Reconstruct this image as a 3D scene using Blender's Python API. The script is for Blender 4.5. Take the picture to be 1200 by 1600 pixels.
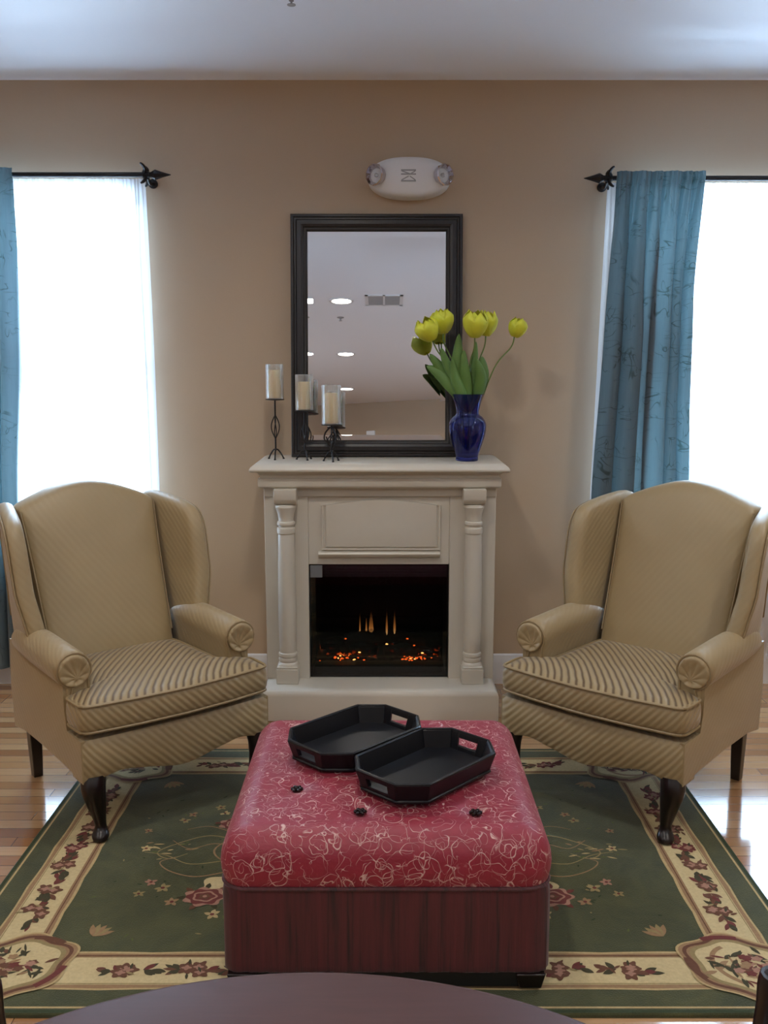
import bpy, bmesh, math, random
from mathutils import Vector, Matrix
from math import sin, cos, pi, radians as R, sqrt, atan2

for o in list(bpy.data.objects):
    bpy.data.objects.remove(o)
SC = bpy.context.scene
COL = SC.collection
random.seed(7)

# ------------------------------------------------------------------ camera
cd = bpy.data.cameras.new('camera')
cd.sensor_fit = 'AUTO'
cd.sensor_width = 36.0
cd.lens = 1500.0 / 1600.0 * 36.0
cd.clip_start = 0.02
cam = bpy.data.objects.new('camera', cd)
COL.objects.link(cam)
cam.location = (0, 0, 1.45)
cam.rotation_euler = (R(90 - 8.72), 0, 0)
SC.camera = cam

# ------------------------------------------------------------------ world, light, exposure
SC.view_settings.view_transform = 'Standard'
SC.view_settings.look = 'None'
SC.view_settings.gamma = 1.0
SC.view_settings.use_curve_mapping = False
SC.view_settings.exposure = 0.0
SC.cycles.use_denoising = True
SC.cycles.max_bounces = 10
SC.cycles.diffuse_bounces = 6
SC.cycles.transparent_max_bounces = 16
SC.cycles.sample_clamp_indirect = 6.0
SC.cycles.caustics_reflective = False
SC.cycles.caustics_refractive = False

W = bpy.data.worlds.new('overcast_sky')
SC.world = W
W.use_nodes = True
bgn = W.node_tree.nodes['Background']
bgn.inputs[0].default_value = (0.80, 0.90, 1.0, 1)
bgn.inputs[1].default_value = 3.0

CEILING_FILL_POWER = 2600.0   # added upward lamp outside, brightens the ceiling through the windows
WIN_POWER = 240.0      # daylight outside each window
SIDE_POWER = 32.0     # fill through the added side windows behind the camera
LAMP_POWER = 8.5     # each recessed ceiling lamp
DAY = (0.55, 0.76, 1.0)
WARM = (1.0, 0.935, 0.84)


def area_light(name, loc, rot, sx, sy, power, color, spread=180, shape='RECTANGLE'):
    l = bpy.data.lights.new(name, 'AREA')
    l.shape = shape
    l.size = sx
    if shape == 'RECTANGLE':
        l.size_y = sy
    l.energy = power
    l.color = color
    l.spread = R(spread)
    o = bpy.data.objects.new(name, l)
    o.location = loc
    o.rotation_euler = rot
    COL.objects.link(o)
    return o


# daylight just outside the two windows of the fireplace wall (shining into the room, -Y)
area_light('daylight_left_window', (-1.55, 4.75, 1.35), (R(-90), 0, 0), 1.3, 2.1, WIN_POWER, DAY)
area_light('daylight_right_window', (1.55, 4.75, 1.35), (R(-90), 0, 0), 1.3, 2.1, WIN_POWER, DAY)
area_light('added_ceiling_fill', (0, 6.8, .1), (R(-90 - 35), 0, 0), 6.5, 2.0, CEILING_FILL_POWER, DAY)  # added lamp, aimed up through the windows to brighten the ceiling
# fill lamps outside unseen side windows, both added to brighten the room
area_light('added_side_fill_left', (-3.55, -1.2, 1.5), (0, R(-90), 0), 1.5, 1.8, SIDE_POWER, DAY)
area_light('added_side_fill_right', (3.55, -1.2, 1.5), (0, R(90), 0), 1.5, 1.8, SIDE_POWER, DAY)


# ------------------------------------------------------------------ material helpers
class NT:
    def __init__(self, name):
        self.m = bpy.data.materials.new(name)
        self.m.use_nodes = True
        self.t = self.m.node_tree
        self.t.nodes.clear()
        self.out = self.t.nodes.new('ShaderNodeOutputMaterial')

    def n(self, kind, **kw):
        nd = self.t.nodes.new('ShaderNode' + kind)
        for k, v in kw.items():
            if k.startswith('_'):
                setattr(nd, k[1:], v)
        return nd

    def link(self, a, b):
        self.t.links.new(a, b)

    def val(self, sock, v):
        if hasattr(v, 'is_linked') or isinstance(v, bpy.types.NodeSocket):
            self.link(v, sock)
        else:
            sock.default_value = v

    def math(self, op, a, b=None, clamp=False):
        nd = self.n('Math', _operation=op, _use_clamp=clamp)
        self.val(nd.inputs[0], a)
        if b is not None:
            self.val(nd.inputs[1], b)
        return nd.outputs[0]

    def obj(self):
        return self.n('TexCoord').outputs['Object']

    def mapping(self, vec, scale=(1, 1, 1), rot=(0, 0, 0), loc=(0, 0, 0)):
        nd = self.n('Mapping')
        self.link(vec, nd.inputs[0])
        nd.inputs['Location'].default_value = loc
        nd.inputs['Rotation'].default_value = rot
        nd.inputs['Scale'].default_value = scale
        return nd.outputs[0]

    def noise(self, vec, scale, detail=2, rough=.5, dist=0):
        nd = self.n('TexNoise')
        self.link(vec, nd.inputs['Vector'])
        nd.inputs['Scale'].default_value = scale
        nd.inputs['Detail'].default_value = detail
        nd.inputs['Roughness'].default_value = rough
        nd.inputs['Distortion'].default_value = dist
        return nd.outputs['Fac']

    def dot(self, vec, v):
        nd = self.n('VectorMath', _operation='DOT_PRODUCT')
        self.link(vec, nd.inputs[0])
        nd.inputs[1].default_value = v
        return nd.outputs['Value']

    def mix(self, fac, a, b):
        nd = self.n('Mix', _data_type='RGBA')
        self.val(nd.inputs[0], fac)
        self.val(nd.inputs[6], a if not isinstance(a, tuple) else (*a[:3], 1))
        self.val(nd.inputs[7], b if not isinstance(b, tuple) else (*b[:3], 1))
        return nd.outputs[2]

    def ramp(self, fac, stops):
        nd = self.n('ValToRGB')
        self.link(fac, nd.inputs[0])
        e = nd.color_ramp.elements
        while len(e) < len(stops):
            e.new(.5)
        for el, (p, c) in zip(e, stops):
            el.position = p
            el.color = (*c, 1) if isinstance(c, tuple) else (c, c, c, 1)
        return nd.outputs[0]

    def bump(self, h, strength=.3, dist=.01):
        nd = self.n('Bump')
        self.link(h, nd.inputs['Height'])
        nd.inputs['Strength'].default_value = strength
        nd.inputs['Distance'].default_value = dist
        return nd.outputs[0]

    def bsdf(self, color=(.5, .5, .5), rough=.5, metal=0, normal=None, **kw):
        nd = self.n('BsdfPrincipled')
        self.val(nd.inputs['Base Color'], (*color, 1) if isinstance(color, tuple) else color)
        self.val(nd.inputs['Roughness'], rough)
        nd.inputs['Metallic'].default_value = metal
        if normal is not None:
            self.link(normal, nd.inputs['Normal'])
        for k, v in kw.items():
            self.val(nd.inputs[k.replace('_', ' ')], (*v, 1) if isinstance(v, tuple) and len(v) == 3 else v)
        return nd.outputs[0]

    def done(self, sh):
        self.link(sh, self.out.inputs[0])
        return self.m


def plain(name, color, rough=.5, metal=0, var=.06, scale=30, bump=0, **kw):
    t = NT(name)
    v = t.noise(t.obj(), scale, 3)
    c = t.mix(v, tuple(x * (1 - var) for x in color), tuple(min(1, x * (1 + var)) for x in color))
    nm = t.bump(v, bump, .002) if bump else None
    return t.done(t.bsdf(c, rough, metal, nm, **kw))


def emit(name, color, strength):
    t = NT(name)
    e = t.n('Emission')
    e.inputs[0].default_value = (*color, 1)
    e.inputs[1].default_value = strength
    return t.done(e.outputs[0])


M = {}
M['wall'] = plain('tan_wall_paint', (.50, .385, .272), .62, var=.02, scale=180, bump=.08)
M['ceiling'] = plain('white_ceiling_paint', (.84, .855, .90), .8, var=.01, scale=120, bump=.05)
M['white_trim'] = plain('white_trim_paint', (.74, .74, .76), .35, var=.01)
M['cream'] = plain('cream_painted_wood', (.58, .54, .465), .38, var=.03, scale=14)
M['black_iron'] = plain('black_wrought_iron', (.012, .011, .013), .42, .3, var=.2, scale=80, bump=.2)
M['dark_leg'] = plain('dark_espresso_wood', (.010, .005, .005), .28, var=.3, scale=40)
M['black_tray'] = plain('black_lacquered_wood', (.0045, .005, .0075), .34, var=.25, scale=60, Specular_IOR_Level=.3)
M['black_box'] = plain('black_firebox_metal', (.006, .006, .006), .5)
M['dark_metal'] = plain('dark_grey_firebox_metal', (.022, .023, .024), .5)
M['plastic_white'] = plain('white_plastic', (.84, .85, .87), .35, var=.01)
M['grey_mark'] = plain('grey_print', (.36, .37, .39), .5)
M['chrome'] = plain('chrome_reflector', (.62, .58, .62), .07, 1.0, var=.02)
M['candle'] = plain('ivory_candle_wax', (.93, .72, .42), .5, var=.12, scale=20, Subsurface_Weight=.15)
M['label_grey'] = plain('grey_sticker', (.16, .165, .175), .5)
M['dark_lens'] = plain('dark_lens', (.05, .03, .03), .2)
M['vent_grey'] = plain('grey_vent_louvre', (.33, .32, .32), .5)
M['lamp_glow'] = emit('lamp_lens_glow', (1.0, .93, .82), 14.0)


def mk_floor():
    t = NT('oak_strip_floor')
    v = t.obj()
    b = t.n('TexBrick')
    t.link(v, b.inputs['Vector'])
    b.offset = .37
    b.offset_frequency = 3
    b.inputs['Color1'].default_value = (.0, .0, .0, 1)
    b.inputs['Color2'].default_value = (1, 1, 1, 1)
    b.inputs['Mortar'].default_value = (.5, .5, .5, 1)
    b.inputs['Scale'].default_value = 1
    b.inputs['Mortar Size'].default_value = .0012
    b.inputs['Mortar Smooth'].default_value = .3
    b.inputs['Bias'].default_value = 0
    b.inputs['Brick Width'].default_value = .83
    b.inputs['Row Height'].default_value = .057
    tone = t.ramp(b.outputs['Color'], [(0, (.30, .14, .06)), (.35, (.48, .27, .125)), (.7, (.60, .38, .20)), (1, (.40, .20, .09))])
    g = t.noise(t.mapping(v, (3, 60, 1)), 2.0, 5, .6, .6)
    c = t.mix(t.math('MULTIPLY', g, .5), tone, (.20, .08, .03))
    c = t.mix(b.outputs['Fac'], c, (.07, .03, .012))
    nm = t.bump(t.math('SUBTRACT', 1.0, b.outputs['Fac']), .15, .002)
    return t.done(t.bsdf(c, t.math('ADD', t.math('MULTIPLY', g, .06), .11), 0, nm, Coat_Weight=.6, Coat_Roughness=.07))


M['floor'] = mk_floor()


def mk_chair_fabric(name, amp, contrast):
    t = NT(name)
    v = t.obj()
    wob = t.math('MULTIPLY', t.noise(v, 6, 2), .012)
    ph = t.math('ADD', t.dot(v, (.78, -.63, .78)), wob)
    s = t.math('SINE', t.math('MULTIPLY', ph, 2 * pi / .0205))
    s01 = t.math('ADD', t.math('MULTIPLY', s, .5), .5)
    weave = t.noise(v, 420, 2)
    base = t.mix(t.noise(v, 9, 3), (.305, .222, .112), (.35, .26, .134))
    dark = (.115, .070, .030)
    f = t.math('MULTIPLY', t.math('POWER', t.math('SUBTRACT', 1.0, s01), 3.0), contrast, clamp=True)
    c = t.mix(f, base, dark)
    h = t.math('ADD', t.math('MULTIPLY', s01, 1.0), t.math('MULTIPLY', weave, .12))
    nm = t.bump(h, amp, .004)
    return t.done(t.bsdf(c, .46, 0, nm, Sheen_Weight=.25, Sheen_Roughness=.4))


M['fabric_rib'] = mk_chair_fabric('gold_ribbed_satin', .42, .22)
M['fabric_seat'] = mk_chair_fabric('gold_striped_seat_satin', .5, 1.25)
M['fabric_soft'] = mk_chair_fabric('gold_faint_ribbed_satin', .12, .05)
M['fabric_plain'] = mk_chair_fabric('gold_plain_satin', .06, .02)
M['piping'] = plain('gold_welt_cord', (.27, .195, .10), .5, var=.1)


def mk_red_scroll():
    t = NT('red_scroll_embroidered_fabric')
    v = t.obj()
    w = t.n('TexNoise', _noise_dimensions='3D')
    t.link(v, w.inputs['Vector'])
    w.inputs['Scale'].default_value = 18
    vv = t.n('VectorMath', _operation='MULTIPLY_ADD')
    t.link(w.outputs['Color'], vv.inputs[0])
    vv.inputs[1].default_value = (.035, .035, .035)
    t.link(v, vv.inputs[2])
    v2 = vv.outputs[0]
    lines = None
    for sc, lo, th, wd in ((13, (3.1, 1.7, 4.2), .47, .008), (22, (7.7, 2.2, 9.1), .53, .010), (34, (1.7, 8.2, 3.3), .5, .012)):
        n = t.noise(t.mapping(v2, (1, 1, 1), (0, 0, 0), lo), sc, 0, .5, .9)
        d = t.math('ABSOLUTE', t.math('SUBTRACT', n, th))
        l = t.math('SUBTRACT', 1.0, t.math('DIVIDE', d, wd), clamp=True)
        brk = t.math('MULTIPLY', t.math('SUBTRACT', t.noise(t.mapping(v, (1, 1, 1), (0, 0, 0), lo), 26, 1), .40), 7.0, clamp=True)
        l = t.math('MULTIPLY', l, brk)
        lines = l if lines is None else t.math('MAXIMUM', lines, l)
    for sc, rad, wd, lo in ((15, .36, .016, (0, 0, 0)), (13, .30, .014, (5.3, 2.1, 7.7)), (20, .34, .019, (1.3, 9.2, 3.1))):
        vn = t.n('TexVoronoi')
        t.link(t.mapping(v2, (1, 1, 1), (0, 0, 0), lo), vn.inputs['Vector'])
        vn.inputs['Scale'].default_value = sc
        sep = t.n('SeparateColor')
        t.link(vn.outputs['Color'], sep.inputs[0])
        rr = t.math('ADD', t.math('MULTIPLY', sep.outputs[0], .22), rad - .08)
        l = t.math('SUBTRACT', 1.0, t.math('DIVIDE', t.math('ABSOLUTE', t.math('SUBTRACT', vn.outputs['Distance'], rr)), wd), clamp=True)
        brk = t.math('MULTIPLY', t.math('SUBTRACT', t.noise(t.mapping(v, (1, 1, 1), (0, 0, 0), lo), 17, 1), .47), 8.0, clamp=True)
        lines = t.math('MAXIMUM', lines, t.math('MULTIPLY', l, brk))
    fac = t.math('MULTIPLY', lines, 1.5, clamp=True)
    base = t.mix(t.noise(v, 40, 4), (.20, .011, .026), (.30, .019, .043))
    c = t.mix(fac, base, (.62, .40, .37))
    h = t.math('ADD', fac, t.math('MULTIPLY', t.noise(v, 150, 2), .5))
    nm = t.bump(h, .5, .003)
    return t.done(t.bsdf(c, .5, 0, nm, Sheen_Weight=.16, Sheen_Roughness=.45, Sheen_Tint=(1, .6, .68)))


M['red_scroll'] = mk_red_scroll()


def mk_red_skirt():
    t = NT('dark_red_gathered_fabric')
    v = t.obj()
    ph = t.math('ADD', t.dot(v, (1, 1, 0)), 0.0)
    cv = t.n('CombineXYZ')
    t.link(ph, cv.inputs[0])
    t.link(t.math('MULTIPLY', t.dot(v, (0, 0, 1)), .035), cv.inputs[2])
    n = t.noise(cv.outputs[0], 42, 5, .65)
    n2 = t.noise(cv.outputs[0], 150, 2, .6)
    s = t.math('ADD', t.math('MULTIPLY', n, .7), t.math('MULTIPLY', n2, .3))
    c = t.ramp(s, [(.37, (.012, .003, .005)), (.47, (.062, .0075, .012)), (.66, (.092, .011, .017))])
    return t.done(t.bsdf(c, .55, 0, t.bump(s, .6, .006), Sheen_Weight=.2))


M['red_skirt'] = mk_red_skirt()


def mk_sheer():
    t = NT('white_sheer_voile')
    v = t.obj()
    d = t.n('BsdfDiffuse'); d.inputs[0].default_value = (.86, .88, .93, 1)
    tl = t.n('BsdfTranslucent'); tl.inputs[0].default_value = (.88, .91, .97, 1)
    tr = t.n('BsdfTransparent')
    m1 = t.n('MixShader'); m1.inputs[0].default_value = .62
    t.link(d.outputs[0], m1.inputs[1]); t.link(tl.outputs[0], m1.inputs[2])
    m2 = t.n('MixShader')
    t.val(m2.inputs[0], t.math('ADD', t.math('MULTIPLY', t.noise(t.mapping(v, (40, 1, 1.5)), 1.5, 3), .25), .15))
    t.link(m1.outputs[0], m2.inputs[1]); t.link(tr.outputs[0], m2.inputs[2])
    return t.done(m2.outputs[0])


M['sheer'] = mk_sheer()


def mk_blue():
    t = NT('teal_blue_silk_with_branches')
    v = t.obj()
    slub = t.noise(t.mapping(v, (1, 1, .03)), 260, 3)
    base = t.mix(slub, (.070, .098, .118), (.100, .135, .158))
    lines = None
    for sc, sx, lo in ((5.0, (1.0, 1, 2.6), (0, 0, 0)), (8.0, (2.2, 1, 1.0), (3, 1, 5)), (6.0, (.8, 1, 3.4), (8, 2, 1))):
        n = t.noise(t.mapping(v, sx, (0, 0, 0), lo), sc, 1, .5, 1.2)
        l = t.math('SUBTRACT', 1.0, t.math('DIVIDE', t.math('ABSOLUTE', t.math('SUBTRACT', n, .5)), .020), clamp=True)
        brk = t.math('MULTIPLY', t.math('SUBTRACT', t.noise(t.mapping(v, (1, 1, 1), (0, 0, 0), lo), 9, 1), .53), 9.0, clamp=True)
        l = t.math('MULTIPLY', l, brk)
        lines = l if lines is None else t.math('MAXIMUM', lines, l)
    c = t.mix(t.math('MULTIPLY', lines, 1.3, clamp=True), base, (.02, .028, .025))
    p = t.bsdf(c, .42, 0, t.bump(slub, .12, .002), Sheen_Weight=.3)
    tl = t.n('BsdfTranslucent')
    t.link(t.mix(.35, c, (.09, .23, .235)), tl.inputs[0])
    ms = t.n('MixShader'); ms.inputs[0].default_value = .20
    t.link(p, ms.inputs[1]); t.link(tl.outputs[0], ms.inputs[2])
    return t.done(ms.outputs[0])


M['blue_silk'] = mk_blue()


def mk_frame():
    t = NT('dark_stained_frame_wood')
    v = t.obj()
    g = t.noise(t.mapping(v, (30, 30, 2)), 3, 4, .6)
    c = t.mix(g, (.010, .009, .010), (.030, .026, .026))
    return t.done(t.bsdf(c, .38, 0, t.bump(g, .15, .002)))


M['frame'] = mk_frame()
t = NT('mirror_silver')
M['mirror'] = t.done(t.bsdf((.86, .87, .88), .0, 1.0))


def thin_glass(name, tint, refl=.06, rough=.02):
    t = NT(name)
    tr = t.n('BsdfTransparent'); tr.inputs[0].default_value = (*tint, 1)
    g = t.n('BsdfGlossy'); g.inputs[0].default_value = (1, 1, 1, 1); g.inputs[1].default_value = rough
    fr = t.n('Fresnel'); fr.inputs[0].default_value = 1.45
    f = t.math('ADD', t.math('MULTIPLY', fr.outputs[0], .8), refl * .3, clamp=True)
    ms = t.n('MixShader')
    t.link(f, ms.inputs[0])
    t.link(tr.outputs[0], ms.inputs[1]); t.link(g.outputs[0], ms.inputs[2])
    return t.done(ms.outputs[0])


M['pane'] = thin_glass('clear_window_pane', (.96, .98, .98))
M['fire_glass'] = thin_glass('smoked_fireplace_glass', (.55, .55, .56), .02)


def mk_jar():
    t = NT('candle_glass_painted_edge_shine')
    tr = t.n('BsdfTransparent'); tr.inputs[0].default_value = (.96, .97, .97, 1)
    g = t.n('BsdfGlossy'); g.inputs[0].default_value = (1, 1, 1, 1); g.inputs[1].default_value = .06
    d = t.n('BsdfTranslucent'); d.inputs[0].default_value = (.97, .97, .98, 1)
    d2 = t.n('BsdfDiffuse'); d2.inputs[0].default_value = (.95, .96, .98, 1)
    lw = t.n('LayerWeight'); lw.inputs[0].default_value = .42
    md = t.n('MixShader'); md.inputs[0].default_value = .5
    t.link(d.outputs[0], md.inputs[1]); t.link(d2.outputs[0], md.inputs[2])
    m1 = t.n('MixShader')
    t.val(m1.inputs[0], t.math('ADD', t.math('MULTIPLY', lw.outputs['Facing'], .85), .05, clamp=True))  # white mixed in toward the edges stands in for window reflections
    t.link(tr.outputs[0], m1.inputs[1]); t.link(md.outputs[0], m1.inputs[2])
    m2 = t.n('MixShader')
    t.val(m2.inputs[0], t.math('ADD', t.math('MULTIPLY', lw.outputs['Fresnel'], .3), .03, clamp=True))
    t.link(m1.outputs[0], m2.inputs[1]); t.link(g.outputs[0], m2.inputs[2])
    return t.done(m2.outputs[0])


M['jar'] = mk_jar()
t = NT('cobalt_blue_glass')
M['blue_glass'] = t.done(t.bsdf((.02, .05, .52), .03, 0, None, Transmission_Weight=.93, IOR=1.48, Specular_IOR_Level=.7))
M['petal'] = plain('yellow_tulip_petal', (.70, .70, .045), .5, var=.25, scale=25, Subsurface_Weight=.1)
M['stem'] = plain('green_tulip_stem', (.12, .20, .035), .5, var=.2)
M['leaf'] = plain('green_tulip_leaf', (.10, .20, .045), .45, var=.35, scale=18)


def mk_table():
    t = NT('red_brown_table_wood')
    v = t.obj()
    g = t.noise(t.mapping(v, (2, 26, 2)), 4, 4, .6, .5)
    c = t.mix(g, (.055, .022, .019), (.085, .036, .031))
    return t.done(t.bsdf(c, .55, 0, None, Specular_IOR_Level=.28))


M['table'] = mk_table()


def mk_rug_green():
    t = NT('olive_green_wool_pile')
    v = t.obj()
    a = t.math('MULTIPLY', t.math('SUBTRACT', t.noise(v, 5.5, 6, .68, .8), .28), 2.2, clamp=True)
    b = t.noise(v, 260, 2)
    c = t.mix(a, (.024, .033, .010), (.082, .083, .023))
    c = t.mix(t.math('MULTIPLY', b, .45), c, (.020, .028, .012))
    return t.done(t.bsdf(c, .95, 0, t.bump(b, .5, .003), Sheen_Weight=.2))


M['rug_green'] = mk_rug_green()
for nm, colr in dict(rug_cream=(.50, .40, .215), rug_tan=(.27, .165, .085), rug_brown=(.12, .05, .028), rug_rose=(.13, .03, .025),
                     rug_pink=(.32, .17, .12), rug_leaf=(.045, .04, .018), rug_edge=(.42, .31, .15), rug_darkgreen=(.030, .045, .020), rug_lightgreen=(.10, .12, .04),
                     rug_gold=(.26, .20, .09)).items():
    M[nm] = plain(nm.replace('rug_', 'woven_wool_'), colr, .95, var=.22, scale=120, bump=.4)


# ------------------------------------------------------------------ mesh helpers
class B:
    def __init__(self):
        self.v = []
        self.f = []
        self.mi = []

    def add(self, verts, faces, mi=0, tf=None):
        b = len(self.v)
        for p in verts:
            p = Vector(p)
            self.v.append(tf(p) if tf else p)
        for f in faces:
            self.f.append(tuple(b + i for i in f))
            self.mi.append(mi)

    def box(self, x0, x1, y0, y1, z0, z1, mi=0, tf=None):
        v = [(x, y, z) for z in (z0, z1) for y in (y0, y1) for x in (x0, x1)]
        self.add(v, [(0, 2, 3, 1), (4, 5, 7, 6), (0, 1, 5, 4), (2, 6, 7, 3), (0, 4, 6, 2), (1, 3, 7, 5)], mi, tf)

    def loft(self, rings, cap=(True, True), mi=0, tf=None, closed=True):
        n = len(rings[0])
        v = [p for r in rings for p in r]
        fs = []
        for i in range(len(rings) - 1):
            for j in range(n if closed else n - 1):
                k = (j + 1) % n
                fs.append((i * n + j, i * n + k, (i + 1) * n + k, (i + 1) * n + j))
        for c, i in ((cap[0], 0), (cap[1], len(rings) - 1)):
            if c == 'fan':
                ctr = sum((Vector(p) for p in rings[i]), Vector()) / n
                v.append(ctr)
                for j in range(n):
                    fs.append((i * n + j, i * n + (j + 1) % n, len(v) - 1))
            elif c:
                fs.append(tuple(i * n + j for j in range(n)))
        self.add(v, fs, mi, tf)

    def lathe(self, prof, c=(0, 0, 0), n=32, cap=(True, True), mi=0, tf=None, rip=None):
        rings = []
        for r, z in prof:
            ring = []
            for j in range(n):
                a = 2 * pi * j / n
                rr = r * (rip(a, z) if rip else 1)
                ring.append((c[0] + rr * cos(a), c[1] + rr * sin(a), c[2] + z))
            rings.append(ring)
        self.loft(rings, cap, mi, tf)

    def tube(self, pts, rad, n=8, mi=0, tf=None, closed=False, cap=True):
        pts = [Vector(p) for p in pts]
        m = len(pts)
        rad = rad if isinstance(rad, (list, tuple)) else [rad] * m
        rings = []
        up = None
        for i, p in enumerate(pts):
            if closed:
                d = pts[(i + 1) % m] - pts[i - 1]
            else:
                d = pts[min(i + 1, m - 1)] - pts[max(i - 1, 0)]
            d.normalize()
            if up is None:
                up = d.orthogonal().normalized()
            up = (up - d * up.dot(d))
            if up.length < 1e-6:
                up = d.orthogonal()
            up.normalize()
            s = d.cross(up)
            rings.append([p + (up * cos(2 * pi * j / n) + s * sin(2 * pi * j / n)) * rad[i] for j in range(n)])
        if closed:
            rings.append(rings[0])
            self.loft(rings, (False, False), mi, tf)
        else:
            self.loft(rings, (cap, cap), mi, tf)

    def pillow(self, outline, layers, to3, mi=0, tf=None, center=None, cap=('fan', 'fan')):
        if center is None:
            n = len(outline)
            center = (sum(p[0] for p in outline) / n, sum(p[1] for p in outline) / n)
        rings = []
        for s, off in layers:
            rings.append([to3(center[0] + (p[0] - center[0]) * s, center[1] + (p[1] - center[1]) * s, off) for p in outline])
        self.loft(rings, cap, mi, tf)

    def build(self, name, mats, parent=None, bevel=0, sub=0, ang=38, seg=2, loc=None, smooth=True):
        me = bpy.data.meshes.new(name)
        me.from_pydata([tuple(p) for p in self.v], [], self.f)
        if not isinstance(mats, (list, tuple)):
            mats = [mats]
        for m in mats:
            me.materials.append(m)
        for p, i in zip(me.polygons, self.mi):
            p.material_index = i
        bm = bmesh.new()
        bm.from_mesh(me)
        bmesh.ops.recalc_face_normals(bm, faces=bm.faces)
        bm.to_mesh(me)
        bm.free()
        if smooth:
            for p in me.polygons:
                p.use_smooth = True
            me.set_sharp_from_angle(angle=R(ang))
        o = bpy.data.objects.new(name, me)
        COL.objects.link(o)
        if loc:
            o.location = loc
        if parent:
            o.parent = parent
        if bevel:
            md = o.modifiers.new('bevel', 'BEVEL')
            md.width = bevel
            md.segments = seg
            md.limit_method = 'ANGLE'
            md.angle_limit = R(40)
        if sub:
            md = o.modifiers.new('sub', 'SUBSURF')
            md.levels = sub
            md.render_levels = sub
        return o


def thing(name, label, cat, loc=(0, 0, 0), rz=0, group=None):
    o = bpy.data.objects.new(name, None)
    o.empty_display_size = .1
    COL.objects.link(o)
    o.location = loc
    o.rotation_euler = (0, 0, rz)
    return tag(o, label, cat, group)


def tag(o, label, cat, group=None):
    o['label'] = label
    o['category'] = cat
    if group:
        o['group'] = group
    return o


def struct(o, label=None, cat=None):
    o['kind'] = 'structure'
    if label:
        o['label'] = label
        o['category'] = cat
    return o


def dup(root, loc, rz, label, scale=(1, 1, 1)):
    r = root.copy()
    COL.objects.link(r)
    r.location = loc
    r.rotation_euler = (0, 0, rz)
    r.scale = scale
    r['label'] = label
    for ch in list(root.children):
        c = ch.copy()
        COL.objects.link(c)
        c.parent = r
        for g in list(ch.children):
            d = g.copy()
            COL.objects.link(d)
            d.parent = c
    return r


def catmull(pts, k=8, closed=False):
    pts = [Vector(p) for p in pts]
    n = len(pts)
    out = []
    rng = n if closed else n - 1
    for i in range(rng):
        if closed:
            p0, p1, p2, p3 = pts[i - 1], pts[i], pts[(i + 1) % n], pts[(i + 2) % n]
        else:
            p0, p1, p2, p3 = pts[max(i - 1, 0)], pts[i], pts[i + 1], pts[min(i + 2, n - 1)]
        for j in range(k):
            t = j / k
            out.append(.5 * ((2 * p1) + (p2 - p0) * t + (2 * p0 - 5 * p1 + 4 * p2 - p3) * t * t + (3 * p1 - p0 - 3 * p2 + p3) * t ** 3))
    if not closed:
        out.append(pts[-1])
    return out


def rrect(x0, x1, y0, y1, r, k=8, side=10):
    pts = []
    cs = [(x1 - r, y0 + r, -pi / 2), (x1 - r, y1 - r, 0), (x0 + r, y1 - r, pi / 2), (x0 + r, y0 + r, pi)]
    for i, (cx, cy, a0) in enumerate(cs):
        for j in range(k + 1):
            a = a0 + (pi / 2) * j / k
            pts.append((cx + r * cos(a), cy + r * sin(a)))
        nx, ny, na = cs[(i + 1) % 4]
        a = pts[-1]
        b = (nx + r * cos(na), ny + r * sin(na))
        for j in range(1, side):
            pts.append((a[0] + (b[0] - a[0]) * j / side, a[1] + (b[1] - a[1]) * j / side))
    return pts


# ------------------------------------------------------------------ room shell
YW = 4.26           # fireplace wall
CH = 2.632          # ceiling height
XL, XR = -3.2, 3.2
WINS = [(-2.05, -1.035, .56, 2.178), (1.0, 2.05, .56, 2.178)]

b = B()
b.box(XL - .4, XR + .4, -6.4, YW + .2, -.12, 0)
struct(b.build('floor', M['floor'], smooth=False))
b = B()
b.box(XL - .4, XR + .4, -6.4, YW + .2, CH, CH + .12)
struct(b.build('ceiling', M['ceiling'], smooth=False))


def wall_with_holes(name, x0, x1, holes, tf, thick=.16):
    b = B()
    xs = sorted(holes)
    cur = x0
    for hx0, hx1, hz0, hz1 in xs:
        b.box(cur, hx0, 0, thick, 0, CH, 0, tf)
        b.box(hx0, hx1, 0, thick, 0, hz0, 0, tf)
        b.box(hx0, hx1, 0, thick, hz1, CH, 0, tf)
        cur = hx1
    b.box(cur, x1, 0, thick, 0, CH, 0, tf)
    return struct(b.build(name, M['wall'], smooth=False))


wall_with_holes('wall_back', XL, XR, WINS, lambda p: Vector((p.x, YW + p.y, p.z)))
SIDE = [(-2.0, -.4, .7, 2.2)]  # openings for the added side windows
wall_with_holes('wall_left', -6.3, YW, SIDE, lambda p: Vector((XL - p.y, p.x, p.z)))
wall_with_holes('wall_right', -6.3, YW, SIDE, lambda p: Vector((XR + p.y, p.x, p.z)))
# the far end of the hall behind the camera, set at an angle
b = B()
p0, p1 = Vector((XL, -5.62, 0)), Vector((XR, -3.32, 0))
dv = (p1 - p0).normalized()
nv = Vector((dv.y, -dv.x, 0))
b.loft([[p0, p1, p1 + nv * .15, p0 + nv * .15], [q + Vector((0, 0, CH)) for q in (p0, p1, p1 + nv * .15, p0 + nv * .15)]])
struct(b.build('wall_front', M['wall'], smooth=False))


def baseboard(name, x0, x1):
    prof = [(0, 0), (.016, 0), (.016, .085), (.013, .098), (.013, .108), (.009, .118), (.007, .133), (0, .139)]
    b = B()
    b.loft([[(x, YW - d, z) for d, z in prof] for x in (x0, x1)])
    struct(b.build(name, M['white_trim'], ang=30))


baseboard('baseboard_left', XL, -.497)
baseboard('baseboard_right', .464, XR)


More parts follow.
